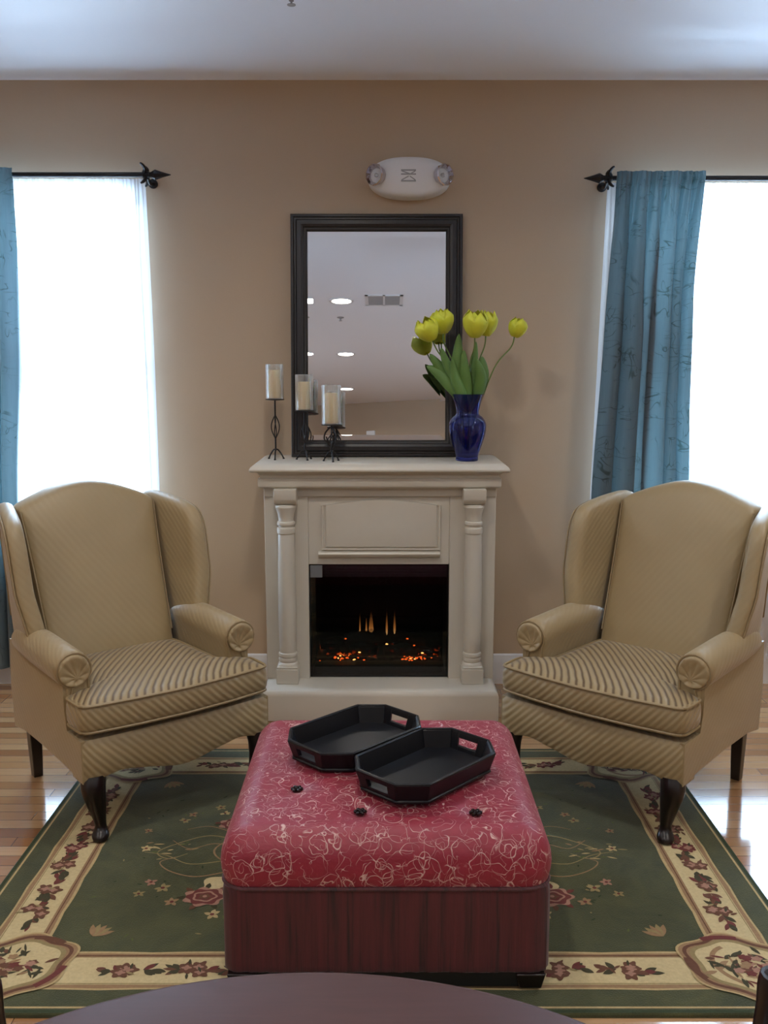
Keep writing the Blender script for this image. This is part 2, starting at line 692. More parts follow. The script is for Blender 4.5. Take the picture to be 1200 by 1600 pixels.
def window(n, x0, x1, z0, z1):
    b = B()
    fw, y0, y1 = .045, YW + .05, YW + .11
    b.box(x0, x0 + fw, y0, y1, z0, z1)
    b.box(x1 - fw, x1, y0, y1, z0, z1)
    b.box(x0, x1, y0, y1, z1 - fw, z1)
    b.box(x0, x1, y0, y1, z0, z0 + fw)
    zm = (z0 + z1) / 2
    b.box(x0, x1, y0 + .005, y1 - .005, zm - .02, zm + .02)
    o = struct(b.build('window_%d' % n, M['white_trim'], bevel=.004))
    g = B()
    g.box(x0 + fw, x1 - fw, YW + .078, YW + .082, z0 + fw, zm - .02)
    g.box(x0 + fw, x1 - fw, YW + .078, YW + .082, zm + .02, z1 - fw)
    g.build('window_pane', M['pane'], o, smooth=False)
    s = B()
    s.box(x0 - .03, x1 + .03, YW - .03, YW + .05, z0 - .025, z0)
    s.build('window_sill', M['white_trim'], o, bevel=.004)


for i, w in enumerate(WINS):
    window(i + 1, *w)
for i, sx in enumerate((XL, XR)):  # unseen side windows, added to let the fill lamps in
    b = B()
    sg = -1 if sx < 0 else 1
    for a in ((-2.0, -1.95, .7, 2.2), (-.45, -.4, .7, 2.2), (-2.0, -.4, 2.15, 2.2), (-2.0, -.4, .7, .75), (-1.22, -1.18, .7, 2.2)):
        b.box(min(sx + sg * .05, sx + sg * .1), max(sx + sg * .05, sx + sg * .1), *a)
    o = struct(b.build('window_%d' % (i + 3), M['white_trim']))
    g = B()
    g.box(sx + sg * .075 - .002, sx + sg * .075 + .002, -1.95, -.45, .75, 2.15)
    g.build('window_pane', M['pane'], o, smooth=False)


# ------------------------------------------------------------------ recessed ceiling lights
def downlight(x, y, label, power=LAMP_POWER):
    t = thing('recessed_light', label, 'ceiling light', (x, y, CH), 0, 'recessed ceiling lights')
    b = B()
    b.lathe([(.076, -.001), (.098, -.001), (.100, -.004), (.098, -.007), (.080, -.008), (.076, -.004)], n=40, cap=(False, False))
    b.v += []
    b.build('trim_ring', M['white_trim'], t)
    b = B()
    b.lathe([(.078, -.002), (.078, -.005)], n=40)
    b.build('lens', M['lamp_glow'], t)
    l = area_light('lamp_light', (0, 0, -.012), (0, 0, 0), .15, .15, power, WARM, 150, 'DISK')
    l.parent = t


downlight(-.27, 2.74, 'round recessed ceiling light above the front of the fireplace')
downlight(-.338, .74, 'nearest and largest round ceiling light in the mirror')
downlight(-.385, -1.32, 'second round ceiling light down the mirror, mid-size')
downlight(-.46, -3.42, 'lowest and smallest ceiling light in the mirror, beside the shortest candle')
for x in (-2.3, 1.75):  # unseen side columns of lamps, added to light the room
    for y in (2.74, .74, -1.32):
        downlight(x, y, 'added round ceiling light, out of view toward the side of the room')

# ceiling vent seen in the mirror
t = thing('ceiling_vent', 'grey two-panel air vent in the ceiling, seen in the mirror', 'vent', (.0, .75, CH))
b = B()
for a in ((-.15, .15, -.16, -.135), (-.15, .15, .135, .16), (-.15, -.125, -.16, .16), (.125, .15, -.16, .16), (-.008, .008, -.16, .16)):
    b.box(a[0], a[1], a[2], a[3], -.004, 0)
b.build('frame', M['white_trim'], t)
for s in (-1, 1):
    b = B()
    for k in range(15):
        yy = -.126 + k * .018
        b.add([(s * .066 - .058, yy - .007, -.0035), (s * .066 + .058, yy - .007, -.0035), (s * .066 + .058, yy + .007, -.001), (s * .066 - .058, yy + .007, -.001)], [(0, 1, 2, 3)])
    b.box(s * .066 - .058, s * .066 + .058, -.136, .136, -.0008, 0)
    b.build('louvre_panel', M['vent_grey'], t)


def sprinkler(x, y, label):
    t = thing('sprinkler_head', label, 'sprinkler', (x, y, CH), 0, 'ceiling sprinklers')
    b = B()
    b.lathe([(.03, 0), (.03, -.003), (.012, -.006), (.008, -.012), (.008, -.018)], n=20)
    b.build('escutcheon', M['vent_grey'], t)
    b = B()
    b.lathe([(.003, -.018), (.003, -.026), (.014, -.028), (.014, -.030)], n=16)
    b.build('deflector', M['vent_grey'], t)


sprinkler(-.30, 3.325, 'small grey sprinkler head on the ceiling at the top edge of the photo')
sprinkler(-.37, .19, 'tiny dark sprinkler head on the ceiling, seen in the mirror below the largest light')

# little alarm on the far wall, seen in the mirror
cx = -.17
fr = (cx - p0.x) / (p1.x - p0.x)
base = p0 + (p1 - p0) * fr
t = thing('wall_alarm', 'tiny white alarm box high on the far wall, seen low in the mirror', 'alarm', (base.x, base.y, 2.19), atan2(dv.y, dv.x))
b = B()
b.box(-.06, .06, .0005, .04, -.06, .06)
b.build('housing', M['plastic_white'], t, bevel=.008)
b = B()
b.box(-.035, .035, .0405, .05, -.05, -.01)
b.build('lens', M['dark_lens'], t, bevel=.004)


# ------------------------------------------------------------------ electric fireplace with mantel
FX = -.017
fp = thing('electric_fireplace', 'cream electric fireplace with columned wooden mantel between the two armchairs', 'fireplace', (FX, 3.93, 0))


def fl(p):          # world -> local of the fireplace
    return Vector((p.x - FX, p.y - 3.93, p.z))


def ucrown(b, prof, x0, x1, yf, yb, tf, cap=(True, True)):
    rings = []
    for out, z in prof:
        rings.append([(x0 - out, yb, z), (x0 - out, yf - out, z), (x1 + out, yf - out, z), (x1 + out, yb, z)])
    b.loft(rings, cap, 0, tf)


b = B()
ucrown(b, [(0, .948), (.016, .950), (.025, .957), (.027, .962), (.027, .990), (.019, .993), (.019, 1.004), (.028, 1.012), (.032, 1.0165), (.050, 1.018), (.058, 1.024), (.058, 1.030),
           (.052, 1.040), (.042, 1.048), (.030, 1.053), (.02, 1.055)], -.488, .452, 3.915, YW - .003, fl)
b.build('mantel_shelf', M['cream'], fp, ang=25)

# body: stiles, top board, opening between
OX0, OX1, OZ0, OZ1 = -.313, .271, .134, .625
b = B()
b.box(-.496, OX0 - .002, 3.93, YW - .003, .131, .95, 0, fl)
b.box(OX1 + .002, .463, 3.93, YW - .003, .131, .95, 0, fl)
b.box(OX0 - .002, OX1 + .002, 3.936, YW - .003, OZ1, .95, 0, fl)
b.build('surround', M['cream'], fp, bevel=.002)
b = B()
b.box(-.496, .463, 3.924, 3.935, .912, .95, 0, fl)
b.build('frieze_board', M['cream'], fp, bevel=.002)
# arched raised panel with a moulded rim
arch = [(-.252, .692), (.228, .692), (.228, .875)]
for k in range(1, 24):
    u = k / 24
    x = .228 + (-.252 - .228) * u
    arch.append((x, .875 + .024 * sin(pi * u) ** .9))
arch.append((-.252, .875))
b = B()
b.pillow(arch, [(1.035, 3.937), (1.035, 3.930), (1.02, 3.926), (1.0, 3.926), (.985, 3.932), (.972, 3.932), (.95, 3.925), (.93, 3.924), (.5, 3.924)], lambda x, z, y: fl(Vector((x, y, z))), cap=(True, True))
b.build('arched_panel', M['cream'], fp, ang=22)
b = B()
b.loft([[(x, y, z) for y, z in ((3.937, .655), (3.922, .658), (3.915, .664), (3.912, .672), (3.916, .678), (3.937, .682))] for x in (-.273, .233)], tf=fl)
b.build('ledge_moulding', M['cream'], fp, ang=30)
# hearth plinth
b = B()
ucrown(b, [(-.004, 0), (0, .002), (0, .105), (-.003, .116), (-.010, .125), (-.02, .130), (-.035, .1315)], -.502, .470, 3.772, YW - .003, fl)
b.build('hearth_plinth', M['cream'], fp, ang=25)


def column(cx):
    c = B()
    prof = [(.033, .885), (.041, .882), (.043, .874), (.040, .864), (.034, .846), (.031, .826), (.031, .815), (.036, .812), (.0375, .806), (.036, .800),
            (.032, .798), (.032, .790), (.0365, .787), (.0375, .780), (.0365, .766), (.033, .762), (.034, .74), (.036, .62), (.0375, .48), (.037, .36), (.0345, .268),
            (.0335, .260), (.038, .257), (.0395, .250), (.038, .243), (.034, .241), (.038, .238), (.0395, .230), (.037, .222), (.035, .219), (.040, .214), (.043, .207), (.043, .203)]
    c.lathe([(r, z) for r, z in prof], (cx, 3.898, 0), 32, tf=fl)
    o = c.build('column', M['cream'], fp, ang=28)
    c = B()
    c.loft([[(cx + s * .046, y, z) for y, z in ((3.93, .95), (3.856, .95), (3.856, .912), (3.860, .900), (3.870, .889), (3.885, .884), (3.93, .884))] for s in (-1, 1)], tf=fl)
    c.build('capital_block', M['cream'], o, bevel=.002)
    c = B()
    c.box(cx - .046, cx + .046, 3.85, 3.93, .1315, .196, 0, fl)
    c.box(cx - .043, cx + .043, 3.853, 3.93, .196, .205, 0, fl)
    c.build('base_block', M['cream'], o, bevel=.003)


column(-.403)
column(.369)

# firebox insert
ib = B()
t_ = .008
yb_ = 4.19
ib.box(OX0, OX1, yb_ - t_, yb_, OZ0, OZ1, 0, fl)
ib.box(OX0, OX0 + t_, 3.945, yb_, OZ0, OZ1, 0, fl)
ib.box(OX1 - t_, OX1, 3.945, yb_, OZ0, OZ1, 0, fl)
ib.box(OX0, OX1, 3.945, yb_, OZ0 - .001, OZ0 + t_, 0, fl)
ib.box(OX0, OX1, 3.945, yb_, OZ1 - t_, OZ1, 0, fl)
box_o = ib.build('firebox', M['black_box'], fp, smooth=False)
b = B()
b.box(OX0 + .002, OX1 - .002, 3.943, 3.947, OZ0 + .002, OZ1 - .002, 0, fl)
b.build('glass_front', M['fire_glass'], fp, smooth=False)
b = B()
b.box(OX0 + .004, OX1 - .004, 3.955, 3.97, .567, .617, 0, fl)
for z in (.575, .588, .601):
    b.box(OX0 + .01, OX1 - .01, 3.950, 3.956, z, z + .006, 0, fl)
b.build('vent_louvre', M['label_grey'], box_o)
b = B()
b.box(OX0 + .01, OX1 - .01, 4.165, 4.181, OZ0 + .01, .335, 0, fl)
b.build('back_panel', M['dark_metal'], box_o, smooth=False)
b = B()
b.box(OX0 + .004, OX0 + .054, 3.9405, 3.943, .568, .620, 0, fl)
b.build('sticker', M['label_grey'], fp, smooth=False)

# log set with glowing embers
tn = NT('charred_log_with_embers')
v = tn.obj()
nz = tn.noise(v, 26, 3, .6, .4)
zz = tn.dot(v, (0, 0, 1))
low = tn.math('MULTIPLY', tn.math('SUBTRACT', .235, zz), 22.0, clamp=True)
hot = tn.math('MULTIPLY', tn.math('MULTIPLY', tn.math('SUBTRACT', nz, .56), 9.0, clamp=True), low)
eb = tn.bsdf(tn.mix(nz, (.006, .005, .004), (.03, .022, .017)), .85, 0, tn.bump(nz, .8, .01),
             Emission_Color=tn.ramp(hot, [(0, (.5, .02, .0)), (.6, (1, .12, .01)), (1, (1, .5, .12))]), Emission_Strength=tn.math('MULTIPLY', hot, 3.0))
M['log'] = tn.done(eb)
M['ember'] = emit('glowing_ember', (1.0, .13, .015), 3.2)
M['ember_hot'] = emit('hot_ember', (1.0, .42, .10), 7.0)


def log(x0, y0, z0, x1, y1, z1, r):
    b = B()
    n = 14
    a, c = Vector((x0, y0, z0)), Vector((x1, y1, z1))
    pts, rad = [], []
    for i in range(n + 1):
        u = i / n
        pts.append(fl(a.lerp(c, u) + Vector((random.uniform(-.004, .004), random.uniform(-.004, .004), .012 * sin(pi * u)))))
        rad.append(r * random.uniform(.85, 1.12))
    b.tube(pts, rad, 12)
    b.build('log', M['log'], box_o)


log(-.25, 4.07, .212, -.03, 4.02, .218, .030)
log(.00, 4.03, .214, .235, 4.08, .210, .028)
log(-.17, 4.05, .262, .10, 4.11, .272, .030)
log(-.05, 4.12, .255, .19, 4.03, .262, .026)
log(-.28, 4.13, .222, .25, 4.14, .226, .026)
b = B()
b.loft([[(OX0 + .02, 3.975, z0), (OX1 - .02, 3.975, z0), (OX1 - .02, 4.17, z1), (OX0 + .02, 4.17, z1)] for z0, z1 in ((.143, .143), (.175, .20))], tf=fl)
b.build('ember_bed', M['black_box'], box_o)


def blob(b, c, r):
    rings = []
    for i in range(5):
        a = pi * (i + .5) / 5
        ring = []
        for j in range(7):
            q = 2 * pi * j / 7
            k = r * random.uniform(.7, 1.25)
            ring.append(fl(Vector((c[0] + k * 1.5 * sin(a) * cos(q), c[1] + k * sin(a) * sin(q), c[2] + k * .8 * cos(a)))))
        rings.append(ring)
    b.loft(rings)


for mat, num, rr in (('ember', 40, (.0016, .0042)), ('ember_hot', 9, (.002, .0034))):
    b = B()
    for k in range(num):
        if random.random() < .55:
            x = random.gauss(-.165, .042)
        else:
            x = random.gauss(.135, .036)
        blob(b, (x, 3.985 + random.uniform(-.003, .01), .192 + random.uniform(0, .012) + .012 * random.random() ** 3), random.uniform(*rr))
    if mat == 'ember':
        for x, z in ((-.165, .285), (.10, .285), (.13, .255)):
            blob(b, (x, 4.0, z), .0034)
    else:
        for x, z in ((.012, .262), (.165, .222), (-.105, .225)):
            blob(b, (x, 3.998, z), .004)
    o = b.build('embers', M[mat], box_o, smooth=False)
    o['kind'] = 'stuff'

tn = NT('thin_orange_flame')
zz = tn.dot(tn.obj(), (0, 0, 1))
k = tn.math('MULTIPLY', tn.math('SUBTRACT', .40, zz), 8.5, clamp=True)
em = tn.n('Emission')
tn.link(tn.ramp(k, [(0, (.6, .16, .03)), (.7, (1, .35, .07)), (1, (1, .6, .22))]), em.inputs[0])
tn.val(em.inputs[1], tn.math('MULTIPLY', tn.math('POWER', k, 1.7), .7))
tr = tn.n('BsdfTransparent')
ad = tn.n('AddShader')
tn.link(em.outputs[0], ad.inputs[0])
tn.link(tr.outputs[0], ad.inputs[1])
M['flame'] = tn.done(ad.outputs[0])
for x, z0, z1, w in ((-.105, .285, .385, .0032), (-.077, .270, .36, .0045), (-.056, .28, .395, .010), (.012, .285, .405, .0045), (.046, .290, .40, .005)):
    b = B()
    pr = [(w * .4, 0), (w * .9, .12), (w, .3), (w * .7, .6), (w * .35, .85), (.0004, 1)]
    b.lathe([(r, z0 + h * (z1 - z0)) for r, h in pr], (x, 4.06, 0), 10, tf=fl)
    b.build('flame', M['flame'], box_o)

# ------------------------------------------------------------------ mirror leaning on the wall above the mantel
TILT = R(5.5)
MW, MH, MT = .735, 1.032, .036
my = YW - .004 - MH * sin(TILT)
mir = thing('framed_mirror', 'large rectangular mirror in dark wood frame leaning on the mantel', 'mirror', (-.0315, my, 1.0552))


def mtf(p):         # p = (x, depth toward viewer, height)
    return Vector((p.x, p.z * sin(TILT) - p.y * cos(TILT), p.z * cos(TILT) + p.y * sin(TILT)))


fw = .072
prof = [(0, 0), (0, .026), (.004, .031), (.012, .032), (.016, .027), (.022, .027), (.028, .034), (.044, .036), (.054, .033), (.058, .026), (.066, .024), (fw, .016), (fw, .006), (fw, 0)]
rings = []
for ins, d in prof:
    rings.append([(-MW / 2 + ins, d, ins), (MW / 2 - ins, d, ins), (MW / 2 - ins, d, MH - ins), (-MW / 2 + ins, d, MH - ins)])
b = B()
b.loft(rings + [rings[0]], (False, False), 0, mtf)
b.build('mirror_frame', M['frame'], mir, ang=20)
b = B()
bx, bw, bh = MW / 2 - fw, .022, .00079
gx0, gx1, gz0, gz1 = -bx, bx, fw, MH - fw
iv = [(gx0 + bw, .012, gz0 + bw), (gx1 - bw, .012, gz0 + bw), (gx1 - bw, .012, gz1 - bw), (gx0 + bw, .012, gz1 - bw)]
ov = [(gx0, .012 + bh, gz0), (gx1, .012 + bh, gz0), (gx1, .012 + bh, gz1), (gx0, .012 + bh, gz1)]
b.add(iv + ov, [(0, 1, 2, 3), (4, 5, 1, 0), (5, 6, 2, 1), (6, 7, 3, 2), (7, 4, 0, 3)], 0, mtf)
b.build('mirror_glass', M['mirror'], mir, smooth=False)
b = B()
b.box(-MW / 2 + .02, MW / 2 - .02, .001, .006, .02, MH - .02, 0, mtf)
b.build('backing_board', M['black_box'], mir)

# ------------------------------------------------------------------ emergency light on the wall
eml = thing('emergency_light', 'white oval emergency light with two lamp heads on the wall above the mirror', 'emergency light', (.107, YW, 2.228))
out = []
for k in range(72):
    a = 2 * pi * k / 72
    ca, sa = cos(a), sin(a)
    ex = 2 / 2.35
    out.append((.174 * abs(ca) ** ex * (1 if ca >= 0 else -1), .086 * abs(sa) ** ex * (1 if sa >= 0 else -1)))
b = B()
b.pillow(out, [(.985, -.0006), (1.0, -.01), (1.0, -.03), (.985, -.05), (.95, -.066), (.88, -.080), (.76, -.090), (.55, -.097), (.3, -.100), (.1, -.101)], lambda x, z, y: Vector((x, y, z)), center=(0, 0))
b.build('housing', M['plastic_white'], eml, ang=60)
for s in (-1, 1):
    d = Vector((s * .60, -.80, -.02)).normalized()
    rot = d.to_track_quat('Z', 'Y').to_matrix()
    c = Vector((s * .138, -.088, .004))
    ct = (lambda p, rot=rot, c=c: rot @ p + c)
    b = B()
    b.lathe([(.036, -.02), (.044, .004), (.045, .018), (.041, .021), (.037, .012), (.029, -.006), (.016, -.019), (.004, -.024)], n=11, tf=ct, cap=(True, True))
    h = b.build('lamp_head', M['chrome'], eml, ang=8)
    h['label'] = 'chrome lamp head'
    b = B()
    b.lathe([(.009, -.004), (.009, .006), (.005, .011)], n=14, tf=ct)
    b.build('bulb', M['jar'], h)
b = B()
for z, x0, x1 in ((.022, -.036, .026), (.006, -.036, .026), (-.021, -.036, .026)):
    b.box(x0, x1, -.1022, -.0975, z - .0028, z + .0028)
for x0, z0, x1, z1 in ((-.034, .019, .0, .007), (.0, .005, .024, .019), (-.034, -.018, -.004, -.002), (.0, -.002, .024, -.018)):
    b.loft([[(x0, y, z0 - .0025), (x1, y, z1 - .0025), (x1, y, z1 + .0025), (x0, y, z0 + .0025)] for y in (-.1020, -.0975)])
mk = b.build('grey_print', M['grey_mark'], eml, smooth=False)


# ------------------------------------------------------------------ candle holders on the mantel
def holder(x, y, gz0, gz1, gr, label, candle_h=.8, rot=0, filigree=False):
    z0 = 1.0552
    t = thing('candle_holder', label, 'candle holder', (x, y, z0), rot, 'iron candle holders on the mantel')
    top = gz0 - z0
    b = B()
    st = []
    for k in range(3):
        a = 2 * pi * k / 3 - pi / 2
        b.tube(catmull([(0, 0, .042), (.010 * cos(a), .010 * sin(a), .040), (.024 * cos(a), .024 * sin(a), .024), (.036 * cos(a), .036 * sin(a), .0035)], 6), .0032, 8)
        b.lathe([(.0048, 0), (.0048, .003), (.003, .006)], (.036 * cos(a), .036 * sin(a), 0), 10)
    b.tube([(0, 0, .036), (0, 0, top * .36)], .0036, 8)
    b.build('tripod_base', M['black_iron'], t)
    b = B()
    zc, hh = top * .54, top * .2
    for k in range(4):
        a = pi / 2 * k
        pts = []
        for i in range(13):
            u = i / 12
            rr = .017 * sin(pi * u)
            aa = a + .9 * (u - .5)
            pts.append((rr * cos(aa), rr * sin(aa), zc - hh + 2 * hh * u))
        b.tube(pts, .0024, 6)
    b.tube([(0, 0, zc + hh - .002), (0, 0, top - .004)], .0036, 8)
    if filigree:
        for k in range(3):
            a = 2 * pi * k / 3 - pi / 2 + .5
            pts = catmull([(.006 * cos(a), .006 * sin(a), top - .012), (.026 * cos(a), .026 * sin(a), top - .035), (.030 * cos(a), .030 * sin(a), top - .06), (.018 * cos(a), .018 * sin(a), top - .07), (.022 * cos(a), .022 * sin(a), top - .05)], 5)
            b.tube(pts, .0032, 6)
    b.build('twisted_stem', M['black_iron'], t)
    b = B()
    b.lathe([(.006, top - .006), (gr + .002, top - .0035), (gr + .004, top - .001), (gr + .003, top), (.002, top)], n=28)
    b.build('plate', M['black_iron'], t)
    b = B()
    gh = gz1 - gz0
    b.lathe([(gr - .003, top + .0025), (gr - .0004, top + .0015), (gr, top + .004), (gr, top + gh - .002), (gr - .001, top + gh), (gr - .0026, top + gh - .002), (gr - .0028, top + .006)], n=40, cap=(True, False))
    b.build('glass_cylinder', M['jar'], t)
    b = B()
    cr = gr * .74
    ch = gh * candle_h
    b.lathe([(cr, top + .005), (cr, top + ch - .004), (cr - .003, top + ch), (cr * .6, top + ch - .003), (.002, top + ch - .004)], n=30)
    c = b.build('candle', M['candle'], t)
    b = B()
    b.tube([(0, 0, top + ch - .005), (.001, 0, top + ch + .006)], .0011, 6)
    b.build('wick', M['black_iron'], c)


holder(-.457, 4.045, 1.308, 1.452, .0365, 'tallest candle holder, left end of the mantel, clear of the mirror', .84, 0)
holder(-.332, 4.025, 1.262, 1.410, .0370, 'middle-height candle holder in front of the mirror frame corner', .80, .35)
holder(-.216, 3.955, 1.208, 1.368, .0395, 'shortest candle holder, in front of the mirror glass', .80, .2, True)

# ------------------------------------------------------------------ vase and tulips
VX, VY, VZ = .346, 3.985, 1.0552
vz = thing('glass_vase', 'cobalt blue glass vase on the right end of the mantel', 'vase', (VX, VY, VZ))
b = B()
po = [(.010, .0), (.040, .0), (.046, .003), (.047, .010), (.046, .018), (.054, .045), (.066, .080), (.075, .115), (.0775, .140), (.074, .162), (.062, .180), (.050, .190), (.0465, .198), (.048, .212), (.055, .240), (.064, .265), (.068, .275)]
pi_ = [(.066, .276), (.061, .265), (.0525, .240), (.0455, .212), (.0440, .198), (.0475, .190), (.059, .179), (.071, .161), (.0745, .140), (.072, .115), (.063, .080), (.051, .045), (.042, .020), (.012, .012)]
so = [Vector((r, z, 0)) for r, z in po]
so = catmull(so, 3)
si = catmull([Vector((r, z, 0)) for r, z in pi_], 3)
b.lathe([(q.x, q.y) for q in so + si], n=48, rip=lambda a, z: 1 + (.05 * sin(6 * a) * max(0, (z - .225) / .05) if z > .225 else .006 * cos(12 * a)))
b.build('vase_body', M['blue_glass'], vz, ang=60)


def leaf_mesh(b, pts, wid, fold=.35, mi=0):
    pts = catmull(pts, 6)
    n = len(pts)
    rows = []
    side = None
    for i, p in enumerate(pts):
        d = (pts[min(i + 1, n - 1)] - pts[max(i - 1, 0)]).normalized()
        u = i / (n - 1)
        w = wid * (sin(pi * min(1, .03 + .97 * u)) ** .75) * (1 if u < .98 else .3)
        s = d.cross(Vector((0, -1, .15))).normalized()
        nn = d.cross(s)
        row = []
        for q in (-1, -.5, 0, .5, 1):
            row.append(p + s * w * q + nn * w * fold * (q * q))
        rows.append(row)
    # give the leaf a little thickness
    off = []
    for i, row in enumerate(rows):
        d = (pts[min(i + 1, n - 1)] - pts[max(i - 1, 0)]).normalized()
        s = d.cross(Vector((0, -1, .15))).normalized()
        nn = d.cross(s)
        off.append([q + nn * .0012 for q in reversed(row)])
    b.loft([r + o for r, o in zip(rows, off)], mi=mi)


def tulip(head, head_dir, hr, hh, ctrl, label, leaves):
    hx, hy, hz = head
    t = thing('tulip', label, 'tulip', (VX, VY, VZ), 0, 'yellow tulips in the blue vase')
    o = Vector((VX, VY, VZ))
    hd = Vector(head_dir).normalized()
    hb = Vector(head) - o
    foot = Vector((random.uniform(-.02, .02), random.uniform(-.02, .02), .05))
    b = B()
    b.tube(catmull([foot, foot * .4 + Vector((ctrl[0] * .25, 0, .14)), Vector(ctrl), hb - hd * .045, hb], 7), .0028, 8)
    b.build('stem', M['stem'], t)
    rot = hd.to_track_quat('Z', 'Y').to_matrix()
    b = B()
    for layer, (np_, sc, op) in enumerate(((3, .80, -.10), (4, .93, -.02), (5, 1.04, .06))):
        for k in range(np_):
            a0 = 2 * pi * k / np_ + layer * .6 + random.uniform(-.1, .1)
            rows, back = [], []
            hhk = hh * random.uniform(.9, 1.08)
            for i in range(9):
                u = i / 8
                rr = hr * sc * (sin(pi * min(1, .07 + u * .66)) ** .62) * (1 + op * u)
                if u > .8:
                    rr *= 1 - .25 * (u - .8) / .2 * (1 - op)
                half = (2 * pi / np_) * .62 * (sin(pi * min(.97, .16 + .80 * u)) ** .55)
                row, bk = [], []
                for j in range(7):
                    q = (j / 6 - .5) * 2
                    a = a0 + half * q
                    z = u * hhk - .07 * hhk * q * q * u - .004 * abs(sin(q * 6)) * u
                    row.append(rot @ Vector((rr * cos(a), rr * sin(a), z)) + hb)
                    bk.append(rot @ Vector(((rr - .0012) * cos(a), (rr - .0012) * sin(a), z)) + hb)
                rows.append(row + bk[::-1])
            b.loft(rows)
    b.build('bloom', M['petal'], t, ang=80)
    for pts, w in leaves:
        b = B()
        leaf_mesh(b, [Vector(p) for p in pts], w)
        b.build('leaf', M['leaf'], t, ang=80)


# heads by real position; leaf points are relative to the vase foot
tulip((.196, 3.95, 1.548), (-.42, -.15, .85), .046, .092, (-.070, 0, .36), 'yellow tulip furthest left, tilted over the mirror glass',
      [([(-.01, 0, .20), (-.05, -.01, .30), (-.105, -.015, .37), (-.160, -.02, .440)], .028), ([(.0, .0, .21), (-.03, -.03, .31), (-.085, -.03, .39), (-.115, -.03, .465)], .022)])
tulip((.245, 4.03, 1.578), (-.12, -.15, .95), .046, .096, (-.050, .01, .37), 'yellow tulip second from the left, against the mirror frame edge',
      [([(.0, -.02, .20), (-.03, -.02, .30), (-.045, -.03, .40), (-.042, -.03, .52)], .030), ([(.01, -.02, .2), (-.055, -.03, .29), (-.12, -.02, .36), (-.172, -.01, .39)], .026),
       ([(.0, -.03, .2), (-.03, -.04, .28), (-.055, -.04, .34), (-.07, -.04, .42)], .024)])
tulip((.367, 3.945, 1.560), (0.02, -.2, 1), .048, .104, (.005, 0, .38), 'full yellow tulip at the centre of the bunch, in front of another',
      [([(.0, -.02, .20), (-.005, -.03, .30), (-.018, -.04, .38), (-.022, -.04, .455)], .022), ([(.01, .0, .21), (.02, -.01, .30), (.025, -.01, .40), (.03, -.01, .49)], .017)])
tulip((.420, 4.03, 1.568), (.10, -.1, 1), .040, .098, (.035, .02, .37), 'yellow tulip half hidden behind the full central bloom',
      [([(.005, .0, .20), (.04, .0, .29), (.06, -.01, .36), (.055, -.01, .43)], .028)])
tulip((.532, 3.98, 1.562), (.30, -.1, .95), .036, .078, (.105, 0, .378), 'single yellow tulip leaning far right on a bare stem',
      [([(.005, -.01, .20), (.04, -.02, .28), (.05, -.04, .35), (.03, -.04, .42)], .024)])


# ------------------------------------------------------------------ curtains, sheers and rods
def rod(x0, x1, z, tip, label):
    y = 4.165
    t = thing('curtain_rod', label, 'curtain rod', (x0, y, z))
    s = 1 if tip > x0 else -1
    b = B()
    b.tube([(0, 0, 0), (x1 - x0, 0, 0)], .0105, 14)
    b.build('pole', M['black_iron'], t)
    b = B()
    bx = s * .016
    b.tube(catmull([(bx, YW - y, -.02), (bx, .04, -.03), (bx, 0, -.013)], 6), .007, 8)
    b.lathe([(.02, 0), (.02, .006), (.008, .010)], n=16, tf=lambda p: Vector((bx + p.x, YW - y - p.z - .0003, -.02 + p.y)))
    b.lathe([(.0145, -.007), (.0145, .007)], n=16, tf=lambda p: Vector((bx + p.z, p.x, p.y)))
    b.build('wall_bracket', M['black_iron'], t)
    b = B()
    # finial: collar, three swept leaves and a faceted spear head
    ft = lambda p: Vector((s * p.z, p.x, p.y))
    b.lathe([(.011, -.004), (.016, 0), (.016, .008), (.010, .012), (.012, .03), (.021, .045), (.021, .048), (.012, .075), (.0015, .112)], n=4 * 2, tf=ft)
    for k in range(4):
        a = pi / 4 + k * pi / 2
        pts = catmull([(.010 * cos(a), .010 * sin(a), .002), (.030 * cos(a), .030 * sin(a), .010), (.050 * cos(a), .050 * sin(a), .002), (.056 * cos(a), .056 * sin(a), -.006)], 5)
        n = len(pts)
        b.tube(pts, [.009 * (1 - .75 * i / (n - 1)) + .001 for i in range(n)], 6, tf=ft)
    b.build('finial', M['black_iron'], t, ang=25)
    return t


rod(-1.0, -2.25, 2.232, -.93, 'black curtain rod with spear finial over the left window')
rod(.945, 2.25, 2.218, .83, 'black curtain rod with spear finial over the right window')


